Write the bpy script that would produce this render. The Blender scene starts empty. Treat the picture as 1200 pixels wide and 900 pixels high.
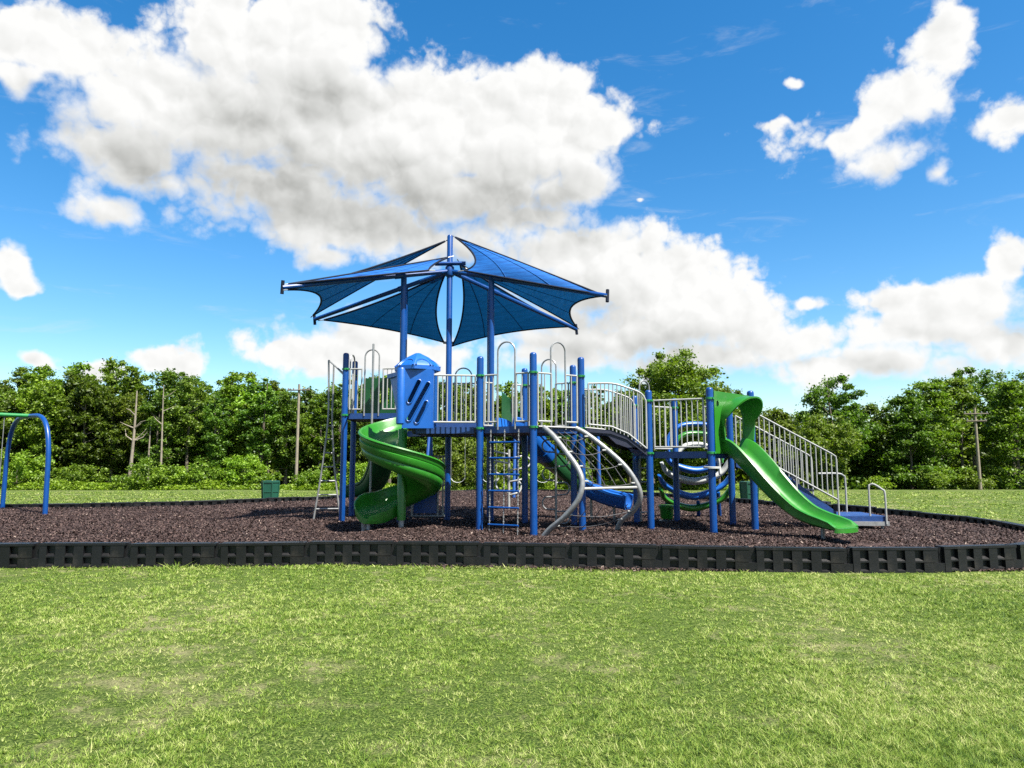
import bpy, math, random
import numpy as np
from mathutils import Vector, Matrix
from mathutils.geometry import tessellate_polygon

R = math.radians
sc = bpy.context.scene
col = sc.collection

# ------------------------------------------------------------------ camera
cam_d = bpy.data.cameras.new("camera")
cam = bpy.data.objects.new("camera", cam_d); col.objects.link(cam)
cam.location = (0, 0, 1.45)
cam.rotation_euler = (R(90) + math.atan(90 / 820), 0, 0)
cam_d.sensor_width = 36; cam_d.lens = 820 / 1200 * 36
cam_d.clip_start = .1; cam_d.clip_end = 2000
sc.camera = cam

# ------------------------------------------------------------------ light
SUN_TO = Vector((.62, -.60, 1.42)).normalized()
SUN_EL = math.asin(SUN_TO.z); SUN_AZ = math.atan2(SUN_TO.x, SUN_TO.y)
sun_d = bpy.data.lights.new("sun", 'SUN'); sun_d.energy = 4.8; sun_d.angle = R(.5); sun_d.color = (1, .95, .87)
sun = bpy.data.objects.new("sun", sun_d); col.objects.link(sun)
sun.rotation_euler = SUN_TO.to_track_quat('Z', 'Y').to_euler(); sun.location = (30, -30, 60)
vs = sc.view_settings
vs.view_transform = 'Standard'; vs.look = 'None'; vs.exposure = 1.7; vs.gamma = 1.0; vs.use_curve_mapping = False

world = bpy.data.worlds.new("World"); sc.world = world; world.use_nodes = True

# cumulus banks as (azimuth, elevation, half width, half height) in degrees
CLOUDS = [(-33.4, 27.3, 4.95, 2.45), (-36.5, 27.2, 2.9, 1.75), (-36.7, 24.3, 0.95, 1.55), (-21.2, 30.2, 7.1, 3.4), (-15.2, 31.9, 5.9, 3.3), (-27.2, 25.5, 8.1, 3.9), (-19.1, 25.7, 12.35, 5.6), (-9.4, 25.4, 11.25, 5.2), (0.0, 25.7, 8.7, 4.8), (5.1, 26.3, 5.45, 3.55), (-2.9, 21.6, 10.0, 3.1), (-29.8, 21.3, 4.95, 2.55), (-30.1, 18.1, 2.7, 1.25), (-14.1, 18.6, 10.1, 2.3), (6.5, 22.8, 3.6, 2.55), (7.1, 16.5, 5.95, 3.2), (13.3, 13.2, 7.1, 3.5), (18.5, 10.6, 4.6, 2.35), (2.9, 16.6, 4.25, 2.4), (9.1, 9.6, 7.55, 1.65), (17.1, 7.7, 8.35, 1.75), (-17.5, 9.0, 3.5, 1.75), (-11.9, 9.9, 4.75, 2.05), (2.8, 8.3, 6.3, 1.35), (-14.7, 16.1, 2.7, 1.05), (3.5, 11.5, 4.25, 1.75), (27.1, 23.8, 4.95, 1.7), (30.6, 25.2, 3.4, 2.25), (33.2, 27.3, 1.65, 1.7), (36.4, 22.8, 2.0, 1.2), (22.3, 24.8, 2.6, 0.55), (29.5, 21.6, 3.05, 1.35), (32.6, 19.6, 0.85, 0.9), (29.2, 11.3, 2.85, 1.7), (33.4, 10.5, 3.7, 2.1), (36.4, 13.2, 1.7, 2.1), (29.0, 7.0, 7.0, 1.8), (34.2, 7.8, 4.35, 1.8), (23.5, 11.8, 1.3, 0.65), (23.9, 6.4, 4.1, 1.4), (-36.5, 13.2, 1.5, 1.7), (-36.1, 11.9, 1.1, 0.65), (-26.0, 7.7, 2.4, 1.25), (-27.7, 7.9, 0.95, 1.0), (-34.3, 6.6, 1.6, 0.55), (-30.6, 6.5, 1.55, 0.5), (23.3, 27.2, 0.6, 0.25), (11.2, 20.7, 0.4, 0.25),
          (1.4, 19.2, 6.2, 2.2), (-6, 18.4, 8, 2.2), (-20, 21, 8, 3.0), (5.6, 13.6, 6.0, 2.4), (12, 10.6, 9, 2.2), (20.5, 8.6, 6, 1.8), (-14.5, 8.6, 6, 2.0), (-8, 8.6, 5, 1.8), (2, 9.6, 6, 1.8), (30.5, 8.8, 6.5, 2.0), (26.5, 6.6, 6, 1.6), (-45, 12, 6, 4), (-52, 24, 7, 4), (47, 10, 6, 3), (54, 22, 6, 4), (-68, 14, 8, 4), (72, 13, 9, 4)]


class NT:
    """tiny helper for node trees"""
    def __init__(s, tree): s.t = tree; s.n = tree.nodes; s.l = tree.links
    def node(s, typ, **kw):
        nd = s.n.new(typ)
        for k, v in kw.items(): setattr(nd, k, v)
        return nd
    def put(s, sock, val):
        if hasattr(val, 'is_output'): s.l.new(val, sock)
        elif val is not None: sock.default_value = val
    def m(s, op, a, b=None, c=None, clamp=False):
        nd = s.node('ShaderNodeMath', operation=op, use_clamp=clamp)
        for i, x in enumerate((a, b, c)):
            if x is not None: s.put(nd.inputs[i], x)
        return nd.outputs[0]
    def vm(s, op, a, b=None, out=0):
        nd = s.node('ShaderNodeVectorMath', operation=op)
        s.put(nd.inputs[0], a)
        if b is not None:
            s.put(nd.inputs['Scale'] if op == 'SCALE' else nd.inputs[1], b)
        return nd.outputs['Value'] if out == 'v' else nd.outputs[0]
    def noise(s, vec, scale, detail=4, rough=.5, dist=0., out='Fac', lac=2.):
        nd = s.node('ShaderNodeTexNoise')
        if vec is not None: s.put(nd.inputs['Vector'], vec)
        nd.inputs['Scale'].default_value = scale; nd.inputs['Detail'].default_value = detail
        nd.inputs['Roughness'].default_value = rough; nd.inputs['Distortion'].default_value = dist
        nd.inputs['Lacunarity'].default_value = lac
        return nd.outputs[out]
    def voro(s, vec, scale, feature='F1', out='Distance', smooth=None, rand=1.):
        nd = s.node('ShaderNodeTexVoronoi', feature=feature)
        if vec is not None: s.put(nd.inputs['Vector'], vec)
        nd.inputs['Scale'].default_value = scale; nd.inputs['Randomness'].default_value = rand
        if smooth is not None: nd.inputs['Smoothness'].default_value = smooth
        return nd.outputs[out]
    def sstep(s, x, a, b, lo=0., hi=1.):
        nd = s.node('ShaderNodeMapRange', interpolation_type='SMOOTHSTEP')
        s.put(nd.inputs['Value'], x)
        for k, v in zip(('From Min', 'From Max', 'To Min', 'To Max'), (a, b, lo, hi)): s.put(nd.inputs[k], v)
        return nd.outputs[0]
    def mix(s, f, a, b, blend='MIX'):
        nd = s.node('ShaderNodeMix', data_type='RGBA', blend_type=blend)
        s.put(nd.inputs[0], f); s.put(nd.inputs[6], a if hasattr(a, 'is_output') else (*a, 1)[:4]); s.put(nd.inputs[7], b if hasattr(b, 'is_output') else (*b, 1)[:4])
        return nd.outputs[2]
    def ramp(s, f, stops):
        nd = s.node('ShaderNodeValToRGB'); s.put(nd.inputs[0], f)
        e = nd.color_ramp.elements
        while len(e) < len(stops): e.new(.5)
        for el, (p, c) in zip(e, stops): el.position = p; el.color = (*c, 1)[:4]
        return nd.outputs[0]


def build_world():
    D2 = math.pi / 180
    # group: soft bank field (no billows) from an (azimuth, elevation) vector
    g = bpy.data.node_groups.new("cloud_banks", 'ShaderNodeTree')
    g.interface.new_socket("UV", in_out='INPUT', socket_type='NodeSocketVector')
    g.interface.new_socket("Field", in_out='OUTPUT', socket_type='NodeSocketFloat')
    t = NT(g); gi = t.node('NodeGroupInput'); go = t.node('NodeGroupOutput')
    acc = None
    for (u, v, a, b) in CLOUDS:
        d = t.vm('SUBTRACT', gi.outputs[0], (u * D2, v * D2, 0))
        d = t.vm('MULTIPLY', d, (1 / (a * 1.12 * D2), 1 / (b * 1.12 * D2), 0))
        ln = t.vm('LENGTH', d, out='v')
        f = t.m('MULTIPLY', t.m('SUBTRACT', 1., ln), min(1.15, .45 + .1 * b) * (.74 if u > 20 and 15 < v < 30 else 1))
        acc = f if acc is None else t.m('SMOOTH_MAX', acc, f, .12)
    t.l.new(acc, go.inputs[0])

    t = NT(world.node_tree); t.n.clear()
    tc = t.node('ShaderNodeTexCoord'); dirv = t.vm('NORMALIZE', tc.outputs['Generated'])
    sep = t.node('ShaderNodeSeparateXYZ'); t.l.new(dirv, sep.inputs[0])
    az = t.m('ARCTAN2', sep.outputs[0], sep.outputs[1]); el = t.m('ARCSINE', sep.outputs[2])
    uv = t.node('ShaderNodeCombineXYZ'); t.l.new(az, uv.inputs[0]); t.l.new(el, uv.inputs[1])
    uv = uv.outputs[0]
    # warp
    w1 = t.vm('SUBTRACT', t.noise(dirv, 8, 3, .55, out='Color'), (.5, .5, .5))
    uvw = t.vm('ADD', uv, t.vm('SCALE', w1, .075))

    def banks(vec):
        nd = t.node('ShaderNodeGroup'); nd.node_tree = g; t.l.new(vec, nd.inputs[0]); return nd.outputs[0]

    def billow(vec, fine=True):
        """rounded cauliflower heads at several sizes over a broad swell"""
        wv = t.vm('ADD', vec, t.vm('SCALE', t.vm('SUBTRACT', t.noise(vec, 20, 3, .6, out='Color'), (.5, .5, .5)), .05))
        s = t.m('MULTIPLY', t.m('SUBTRACT', t.noise(vec, 11, 9 if fine else 2, .60), .5), .95)
        for sc_, k in (((13, .34), (31, .24), (74, .13)) if fine else ((13, .34), (31, .24))):
            v = t.voro(wv, sc_); s = t.m('ADD', s, t.m('MULTIPLY', t.m('SUBTRACT', .30, t.m('MULTIPLY', v, v)), k * 1.5))
        return s

    # the rest of the dome carries the same kind of scattered cumulus
    off = t.m('MAXIMUM', t.sstep(t.m('ABSOLUTE', az), R(75), R(95)), t.sstep(el, R(38), R(50)))
    gen = t.m('MULTIPLY', t.m('SUBTRACT', t.noise(dirv, 2.6, 2, .5), .56), 4.)
    gen = t.m('SUBTRACT', gen, t.m('MULTIPLY', t.m('SUBTRACT', 1., off), 4.))
    fb = t.m('MAXIMUM', banks(uvw), gen)
    b0 = billow(dirv)
    bs = billow(t.vm('ADD', dirv, (.000, .0, .001)), False)
    b1 = billow(t.vm('ADD', dirv, (.008, -.002, .012)), False)
    rag = t.m('MULTIPLY', t.m('SUBTRACT', t.noise(dirv, 24, 8, .60), .5), t.sstep(fb, -.1, .7, .85, .15))
    dens = t.m('ADD', t.m('ADD', fb, .06), t.m('ADD', t.m('MULTIPLY', b0, .66), rag))
    horizon = t.sstep(el, R(-1), R(2))
    up = banks(t.vm('ADD', uvw, (.015, .085, 0)))
    # crisp sunlit tops, softer bases
    soft = t.sstep(up, -.5, .3, .27, .46)
    alpha = t.m('MULTIPLY', t.sstep(dens, .0, soft), horizon)
    thin = t.sstep(dens, .0, .55)
    # cloud shading: thick cloud overhead greys the bases, billows catch the sun
    grey = t.m('MULTIPLY', t.sstep(up, .0, .85), t.sstep(dens, -.1, .5))
    lit = t.m('MULTIPLY', t.m('SUBTRACT', bs, b1), .52)
    fn = t.m('MULTIPLY', t.m('SUBTRACT', t.noise(dirv, 30, 5, .55), .5), .08)
    shade = t.m('ADD', t.m('ADD', t.m('SUBTRACT', .90, t.m('MULTIPLY', grey, .37)), lit), fn)
    shade = t.m('ADD', shade, t.m('MULTIPLY', t.m('SUBTRACT', 1., thin), .12))
    ccol = t.ramp(shade, [(.05, (.28, .30, .31)), (.42, (.47, .475, .455)), (.68, (.76, .765, .745)), (.95, (1.0, 1.0, .985))])
    # thin high streaks
    cv = t.vm('MULTIPLY', dirv, (5, 5, 26))
    cir = t.m('MULTIPLY', t.sstep(t.noise(cv, 1.6, 7, .62, .6), .56, .80), .30)
    cir = t.m('MULTIPLY', cir, horizon)
    sky = t.node('ShaderNodeTexSky', sky_type='NISHITA'); sky.sun_disc = False
    sky.sun_elevation = SUN_EL; sky.sun_rotation = SUN_AZ; sky.air_density = 1.0; sky.dust_density = .6; sky.ozone_density = 2.2
    hs = t.node('ShaderNodeHueSaturation'); hs.inputs['Saturation'].default_value = 1.40; hs.inputs['Hue'].default_value = .497; hs.inputs['Value'].default_value = 1.0
    t.l.new(sky.outputs[0], hs.inputs['Color'])
    bg = t.node('ShaderNodeBackground'); t.l.new(hs.outputs[0], bg.inputs[0]); bg.inputs[1].default_value = .064
    bc = t.node('ShaderNodeBackground'); t.l.new(ccol, bc.inputs[0]); bc.inputs[1].default_value = .308
    bw = t.node('ShaderNodeBackground'); bw.inputs[0].default_value = (.85, .9, .95, 1); bw.inputs[1].default_value = .29
    m0 = t.node('ShaderNodeMixShader'); t.l.new(cir, m0.inputs[0]); t.l.new(bg.outputs[0], m0.inputs[1]); t.l.new(bw.outputs[0], m0.inputs[2])
    m1 = t.node('ShaderNodeMixShader'); t.l.new(alpha, m1.inputs[0]); t.l.new(m0.outputs[0], m1.inputs[1]); t.l.new(bc.outputs[0], m1.inputs[2])
    out = t.node('ShaderNodeOutputWorld'); t.l.new(m1.outputs[0], out.inputs[0])
    world.cycles.sampling_method = 'MANUAL'; world.cycles.sample_map_resolution = 512


build_world()

# ------------------------------------------------------------------ materials
MATS = {}


def mat(name):
    m = bpy.data.materials.new(name); m.use_nodes = True
    t = NT(m.node_tree); b = t.n['Principled BSDF']; MATS[name] = m
    return m, t, b


def paint(name, c, rough=.4, var=.18, vscale=6, spec=.5, metallic=0., bump=.0, bscale=120, dirt=None, coat=0.):
    m, t, b = mat(name)
    tc = t.node('ShaderNodeTexCoord'); ob = tc.outputs['Object']
    n = t.noise(ob, vscale, 5, .6)
    lo = tuple(x * (1 - var) for x in c); hi = tuple(min(1, x * (1 + var)) for x in c)
    cc = t.ramp(n, [(.3, lo), (.7, hi)])
    if dirt:
        dn = t.sstep(t.noise(ob, 3.1, 8, .7), .52, .72)
        cc = t.mix(t.m('MULTIPLY', dn, dirt[1]), cc, dirt[0])
    t.l.new(cc, b.inputs['Base Color'])
    rn = t.m('ADD', rough, t.m('MULTIPLY', t.m('SUBTRACT', t.noise(ob, 9, 4, .6), .5), .25))
    t.l.new(rn, b.inputs['Roughness'])
    b.inputs['Metallic'].default_value = metallic
    b.inputs['Specular IOR Level'].default_value = spec
    b.inputs['Coat Weight'].default_value = coat
    if bump:
        bp = t.node('ShaderNodeBump'); bp.inputs['Strength'].default_value = bump; bp.inputs['Distance'].default_value = .01
        t.l.new(t.noise(ob, bscale, 4, .6), bp.inputs['Height']); t.l.new(bp.outputs[0], b.inputs['Normal'])
    return m


DUST = ((.30, .26, .20), .35)
paint('blue_steel', (.0013, .039, .172), .36, .12, 3, spec=.38, dirt=((.012, .062, .19), .4))
paint('blue_plastic', (.0035, .074, .31), .40, .10, 3, dirt=((.03, .11, .36), .3))
paint('deck_coating', (.005, .008, .026), .6, .2, 20, bump=.4, bscale=90)
paint('stair_coating', (.004, .032, .13), .5, .2, 20, bump=.3, bscale=90)
paint('green_plastic', (.016, .134, .009), .34, .14, 2, dirt=((.055, .145, .04), .6), bump=.06, bscale=30)
paint('dark_green_plastic', (.006, .06, .016), .42, .12, 3)
paint('green_steel', (.012, .15, .035), .35, .1, 5)
paint('pale_steel', (.255, .26, .25), .45, .10, 8, dirt=((.19, .18, .16), .45))
paint('galvanised', (.205, .21, .21), .42, .22, 14, metallic=.35)
paint('cable', (.035, .035, .04), .7, .2, 30)
paint('white_plastic', (.34, .35, .34), .45, .08, 5)
paint('black_border', (.0045, .0047, .0055), .45, .3, 5, spec=.35, bump=.25, bscale=60, dirt=((.03, .026, .022), .5))
paint('can_green', (.006, .055, .035), .45, .12, 4)
paint('post_wood', (.19, .165, .125), .85, .22, 5, spec=.2, bump=.4, bscale=30)
paint('dead_bark', (.19, .165, .13), .9, .25, 3, spec=.2)
paint('bark', (.10, .085, .066), .9, .3, 3, spec=.15, bump=.6, bscale=14)
paint('hem', (.004, .008, .02), .8, .1, 5, spec=.2)


def fabric():
    m, t, b = mat('shade_fabric')
    tc = t.node('ShaderNodeTexCoord'); ob = tc.outputs['Object']
    wv = t.node('ShaderNodeTexWave', bands_direction='Z'); t.l.new(ob, wv.inputs['Vector'])
    wv.inputs['Scale'].default_value = 3.2; wv.inputs['Distortion'].default_value = 2.5; wv.inputs['Detail'].default_value = 3; wv.inputs['Detail Scale'].default_value = 4
    st = t.noise(t.vm('MULTIPLY', ob, (3, 3, 55)), 1., 5, .7)
    f = t.m('ADD', t.m('MULTIPLY', wv.outputs[0], .08), t.m('MULTIPLY', st, .92))
    c = t.ramp(f, [(.40, (.0016, .055, .215)), (.62, (.005, .100, .35))])
    b.inputs['Roughness'].default_value = .75; b.inputs['Specular IOR Level'].default_value = .25
    t.l.new(c, b.inputs['Base Color'])
    bp = t.node('ShaderNodeBump'); bp.inputs['Strength'].default_value = .35; bp.inputs['Distance'].default_value = .01
    t.l.new(st, bp.inputs['Height']); t.l.new(bp.outputs[0], b.inputs['Normal'])
    tr = t.node('ShaderNodeBsdfTranslucent'); t.l.new(t.mix(.5, c, (.0, .10, .24)), tr.inputs[0])
    mx = t.node('ShaderNodeMixShader'); mx.inputs[0].default_value = .13
    t.l.new(b.outputs[0], mx.inputs[1]); t.l.new(tr.outputs[0], mx.inputs[2])
    t.l.new(mx.outputs[0], t.n['Material Output'].inputs[0])


fabric()


def leaf(name, c0, c1, c2, trans=.35, rough=.5):
    m, t, b = mat(name)
    geo = t.node('ShaderNodeNewGeometry'); oi = t.node('ShaderNodeObjectInfo'); tc = t.node('ShaderNodeTexCoord')
    n = t.noise(tc.outputs['Object'], .55, 3, .6)
    f = t.m('ADD', t.m('MULTIPLY', geo.outputs['Random Per Island'], .55), t.m('MULTIPLY', n, .45))
    c = t.ramp(f, [(.15, c0), (.5, c1), (.85, c2)])
    hs = t.node('ShaderNodeHueSaturation'); t.l.new(c, hs.inputs['Color'])
    t.l.new(t.m('ADD', .485, t.m('MULTIPLY', oi.outputs['Random'], .03)), hs.inputs['Hue'])
    t.l.new(t.m('ADD', .75, t.m('MULTIPLY', oi.outputs['Random'], .5)), hs.inputs['Value'])
    c = hs.outputs[0]
    t.l.new(c, b.inputs['Base Color']); b.inputs['Roughness'].default_value = rough; b.inputs['Specular IOR Level'].default_value = .3
    tr = t.node('ShaderNodeBsdfTranslucent')
    t.l.new(t.mix(1., c, (1.3, 1.5, .5), 'MULTIPLY'), tr.inputs[0])
    mx = t.node('ShaderNodeMixShader'); mx.inputs[0].default_value = trans
    t.l.new(b.outputs[0], mx.inputs[1]); t.l.new(tr.outputs[0], mx.inputs[2])
    t.l.new(mx.outputs[0], t.n['Material Output'].inputs[0])


leaf('leaf_mid', (.036, .075, .006), (.096, .158, .012), (.180, .255, .024))
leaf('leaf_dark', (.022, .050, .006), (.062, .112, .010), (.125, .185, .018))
leaf('leaf_bright', (.070, .130, .008), (.135, .215, .014), (.215, .300, .028))
leaf('leaf_olive', (.042, .072, .008), (.104, .150, .015), (.175, .220, .030))


def ground_materials():
    # lawn soil and thatch
    m, t, b = mat('lawn_ground')
    tc = t.node('ShaderNodeTexCoord'); ob = tc.outputs['Object']
    big = t.noise(ob, .55, 5, .6); mid = t.noise(ob, 2.6, 6, .65); fine = t.noise(ob, 55, 7, .8)
    g = t.ramp(fine, [(.40, (.006, .014, .003)), (.5, (.040, .072, .010)), (.62, (.16, .20, .05))])
    dry = t.ramp(fine, [(.34, (.085, .08, .035)), (.66, (.31, .285, .155))])
    f = t.sstep(t.m('ADD', t.m('MULTIPLY', big, .5), t.m('MULTIPLY', mid, .5)), .50, .64)
    t.l.new(t.mix(t.m('MULTIPLY', f, .75), g, dry), b.inputs['Base Color'])
    b.inputs['Roughness'].default_value = .95; b.inputs['Specular IOR Level'].default_value = .1
    bp = t.node('ShaderNodeBump'); bp.inputs['Strength'].default_value = .8; bp.inputs['Distance'].default_value = .03
    t.l.new(fine, bp.inputs['Height']); t.l.new(bp.outputs[0], b.inputs['Normal'])
    # blades
    m, t, b = mat('grass_blade')
    geo = t.node('ShaderNodeNewGeometry'); tc = t.node('ShaderNodeTexCoord'); ob = tc.outputs['Object']
    big = t.noise(ob, .5, 5, .6); mid = t.noise(ob, 3.0, 5, .65)
    tuft = t.noise(t.vm('MULTIPLY', ob, (1, .6, 1)), 17, 3, .6)
    f = t.m('ADD', t.m('MULTIPLY', geo.outputs['Random Per Island'], .30), t.m('ADD', t.m('MULTIPLY', tuft, .56), t.m('ADD', t.m('MULTIPLY', big, .44), t.m('MULTIPLY', mid, .36))))
    f = t.m('SUBTRACT', f, .31)
    c = t.ramp(f, [(.30, (.022, .058, .006)), (.43, (.095, .170, .016)), (.56, (.205, .285, .040)), (.73, (.42, .43, .18))])
    t.l.new(c, b.inputs['Base Color']); b.inputs['Roughness'].default_value = .6; b.inputs['Specular IOR Level'].default_value = .25
    tr = t.node('ShaderNodeBsdfTranslucent'); t.l.new(c, tr.inputs[0])
    mx = t.node('ShaderNodeMixShader'); mx.inputs[0].default_value = .35
    t.l.new(b.outputs[0], mx.inputs[1]); t.l.new(tr.outputs[0], mx.inputs[2]); t.l.new(mx.outputs[0], t.n['Material Output'].inputs[0])
    # mulch bed
    m, t, b = mat('mulch_bed')
    tc = t.node('ShaderNodeTexCoord'); ob = tc.outputs['Object']
    v = t.voro(t.vm('MULTIPLY', ob, (1, 1.6, 1)), 26, out='Color'); n = t.noise(ob, 1.3, 5, .6)
    sp = t.node('ShaderNodeSeparateXYZ'); t.l.new(v, sp.inputs[0])
    c = t.ramp(t.m('ADD', t.m('MULTIPLY', sp.outputs[0], .8), t.m('MULTIPLY', n, .2)), [(.2, (.012, .007, .006)), (.5, (.036, .021, .018)), (.8, (.068, .042, .035))])
    t.l.new(c, b.inputs['Base Color']); b.inputs['Roughness'].default_value = .9; b.inputs['Specular IOR Level'].default_value = .2
    bp = t.node('ShaderNodeBump'); bp.inputs['Strength'].default_value = 1.; bp.inputs['Distance'].default_value = .03
    t.l.new(sp.outputs[1], bp.inputs['Height']); t.l.new(bp.outputs[0], b.inputs['Normal'])
    m, t, b = mat('mulch_chip')
    geo = t.node('ShaderNodeNewGeometry')
    c = t.ramp(geo.outputs['Random Per Island'], [(.0, (.010, .0055, .005)), (.45, (.028, .0158, .0138)), (.82, (.053, .031, .026)), (.965, (.09, .057, .047)), (1, (.21, .16, .13))])
    t.l.new(c, b.inputs['Base Color']); b.inputs['Roughness'].default_value = .75; b.inputs['Specular IOR Level'].default_value = .3


ground_materials()

# ------------------------------------------------------------------ mesh helpers
def cr(pts, n=8):
    """Catmull-Rom through points"""
    P = [Vector(p) for p in pts]; P = [P[0] * 2 - P[1]] + P + [P[-1] * 2 - P[-2]]
    out = []
    for i in range(1, len(P) - 2):
        for k in range(n):
            t = k / n; a, b, c, d = P[i - 1:i + 3]
            out.append(.5 * ((2 * b) + (c - a) * t + (2 * a - 5 * b + 4 * c - d) * t * t + (3 * b - 3 * c + d - a) * t ** 3))
    out.append(P[-2]); return out


class MB:
    def __init__(s): s.v = []; s.f = []
    def add(s, v, f):
        o = len(s.v); s.v += [tuple(x) for x in v]; s.f += [tuple(i + o for i in q) for q in f]; return s
    def box(s, lo, hi, rz=0., at=None):
        x0, y0, z0 = lo; x1, y1, z1 = hi
        v = [Vector(p) for p in ((x0, y0, z0), (x1, y0, z0), (x1, y1, z0), (x0, y1, z0), (x0, y0, z1), (x1, y0, z1), (x1, y1, z1), (x0, y1, z1))]
        if at is not None:
            M = Matrix.Translation(at) @ Matrix.Rotation(rz, 4, 'Z'); v = [M @ p for p in v]
        return s.add(v, [(0, 3, 2, 1), (4, 5, 6, 7), (0, 1, 5, 4), (1, 2, 6, 5), (2, 3, 7, 6), (3, 0, 4, 7)])
    def tube(s, pts, r, seg=8, flat=1., updir=None):
        P = [Vector(p) for p in pts]; n = len(P)
        rr = r if hasattr(r, '__len__') else [r] * n
        T = [(P[min(i + 1, n - 1)] - P[max(i - 1, 0)]).normalized() for i in range(n)]
        up = Vector(updir) if updir else (Vector((0, 0, 1)) if abs(T[0].z) < .9 else Vector((1, 0, 0)))
        a = T[0].cross(up).normalized(); v = []
        for i in range(n):
            if updir: a = T[i].cross(up).normalized()
            else: a = (a - T[i] * a.dot(T[i])).normalized()
            b = a.cross(T[i]) if not updir else T[i].cross(a)
            for k in range(seg):
                q = 2 * math.pi * k / seg
                v.append(P[i] + (a * math.cos(q) + b * math.sin(q) * flat) * rr[i])
        f = []
        for i in range(n - 1):
            for k in range(seg):
                k2 = (k + 1) % seg; f.append((i * seg + k, i * seg + k2, (i + 1) * seg + k2, (i + 1) * seg + k))
        f.append(tuple(range(seg - 1, -1, -1))); f.append(tuple((n - 1) * seg + k for k in range(seg)))
        return s.add(v, f)
    def lathe(s, prof, c=(0, 0, 0), seg=16, mod=None):
        c = Vector(c); v = []; f = []; n = len(prof)
        for (r, z) in prof:
            for k in range(seg):
                q = 2 * math.pi * k / seg; r2 = r * (mod(k) if mod else 1)
                v.append(c + Vector((r2 * math.cos(q), r2 * math.sin(q), z)))
        for i in range(n - 1):
            for k in range(seg):
                k2 = (k + 1) % seg; f.append((i * seg + k, i * seg + k2, (i + 1) * seg + k2, (i + 1) * seg + k))
        f.append(tuple(range(seg - 1, -1, -1))); f.append(tuple((n - 1) * seg + k for k in range(seg)))
        return s.add(v, f)
    def prism(s, poly, z0, z1):
        n = len(poly)
        v = [(x, y, z0) for x, y in poly] + [(x, y, z1) for x, y in poly]
        f = [tuple(range(n - 1, -1, -1)), tuple(range(n, 2 * n))] + [(i, (i + 1) % n, n + (i + 1) % n, n + i) for i in range(n)]
        return s.add(v, f)
    def plate(s, outer, holes, th, o, u, w, nrm):
        """flat plate with holes; 2-D outline in the frame (o; u, w), extruded along nrm"""
        o, u, w, nrm = map(Vector, (o, u, w, nrm)); loops = [outer] + list(holes)
        flat = [p for l in loops for p in l]
        tris = tessellate_polygon([[Vector((a, b, 0)) for a, b in l] for l in loops])
        N = len(flat)
        v = [o + u * a + w * b for a, b in flat] + [o + u * a + w * b - nrm * th for a, b in flat]
        f = [tuple(t) for t in tris] + [tuple(i + N for i in reversed(t)) for t in tris]
        k = 0
        for l in loops:
            m = len(l)
            for i in range(m): f.append((k + i, k + (i + 1) % m, N + k + (i + 1) % m, N + k + i))
            k += m
        return s.add(v, f)
    def sweep(s, prof, path, side=None, scale=None):
        """closed profile (lateral, up) carried along a path with level side vectors"""
        P = [Vector(p) for p in path]; n = len(P); m = len(prof); v = []
        for i in range(n):
            T = (P[min(i + 1, n - 1)] - P[max(i - 1, 0)]).normalized()
            S = T.cross(Vector((0, 0, 1))).normalized() if side is None else Vector(side[i])
            U = S.cross(T).normalized(); k = scale[i] if scale else (1, 1)
            for a, b in prof: v.append(P[i] + S * a * k[0] + U * b * k[1])
        f = []
        for i in range(n - 1):
            for k in range(m):
                k2 = (k + 1) % m; f.append((i * m + k, i * m + k2, (i + 1) * m + k2, (i + 1) * m + k))
        f.append(tuple(range(m - 1, -1, -1))); f.append(tuple((n - 1) * m + k for k in range(m)))
        return s.add(v, f)
    def mesh(s, name, m, smooth=35):
        me = bpy.data.meshes.new(name); me.from_pydata(s.v, [], s.f)
        import bmesh
        bm = bmesh.new(); bm.from_mesh(me); bmesh.ops.recalc_face_normals(bm, faces=bm.faces); bm.to_mesh(me); bm.free()
        if smooth:
            me.polygons.foreach_set('use_smooth', [True] * len(me.polygons)); me.set_sharp_from_angle(angle=R(smooth))
        me.materials.append(MATS[m]); return me
    def build(s, name, m, parent=None, smooth=35):
        o = bpy.data.objects.new(name, s.mesh(name, m, smooth)); col.objects.link(o)
        if parent is not None:
            o.parent = parent
            if parent.type == 'EMPTY': o.location = -parent.location
        return o


def thing(name, loc, label, cat, group=None):
    o = bpy.data.objects.new(name, None); col.objects.link(o); o.location = loc; o.empty_display_size = .2
    o['label'] = label; o['category'] = cat
    if group: o['group'] = group
    return o


def tag(o, label=None, cat=None, group=None, kind=None):
    for k, v in (('label', label), ('category', cat), ('group', group), ('kind', kind)):
        if v: o[k] = v
    return o


def tree_copy(root, loc, rz, s, label=None):
    r = root.copy(); col.objects.link(r); r.location = loc; r.rotation_euler = (0, 0, rz); r.scale = s
    if label: r['label'] = label
    for ch in root.children:
        c = ch.copy(); col.objects.link(c); c.parent = r
    return r


# ------------------------------------------------------------------ ground
MZ = .18            # top of the mulch bed
EDGE = cr([(-17.5, 14.6, 0), (-15.6, 11.2, 0), (-12.2, 9.85, 0), (-9.5, 9.68, 0), (-6.95, 9.76, 0), (-3.5, 9.94, 0), (-2.1, 10.02, 0), (.6, 9.82, 0), (2.8, 9.52, 0), (4.4, 9.36, 0), (5.6, 9.40, 0),
          (6.84, 9.68, 0), (8.0, 10.4, 0), (8.75, 11.5, 0), (9.25, 13.2, 0), (9.3, 15.1, 0), (8.8, 16.95, 0), (7.3, 20.1, 0), (5.4, 24.6, 0), (2.3, 29.2, 0), (-1.5, 30.6, 0), (-4.2, 27.6, 0), (-6.1, 23.2, 0), (-9.4, 20.0, 0), (-13.4, 18.7, 0), (-16.6, 17.7, 0), (-17.5, 14.6, 0)], 10)


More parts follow.
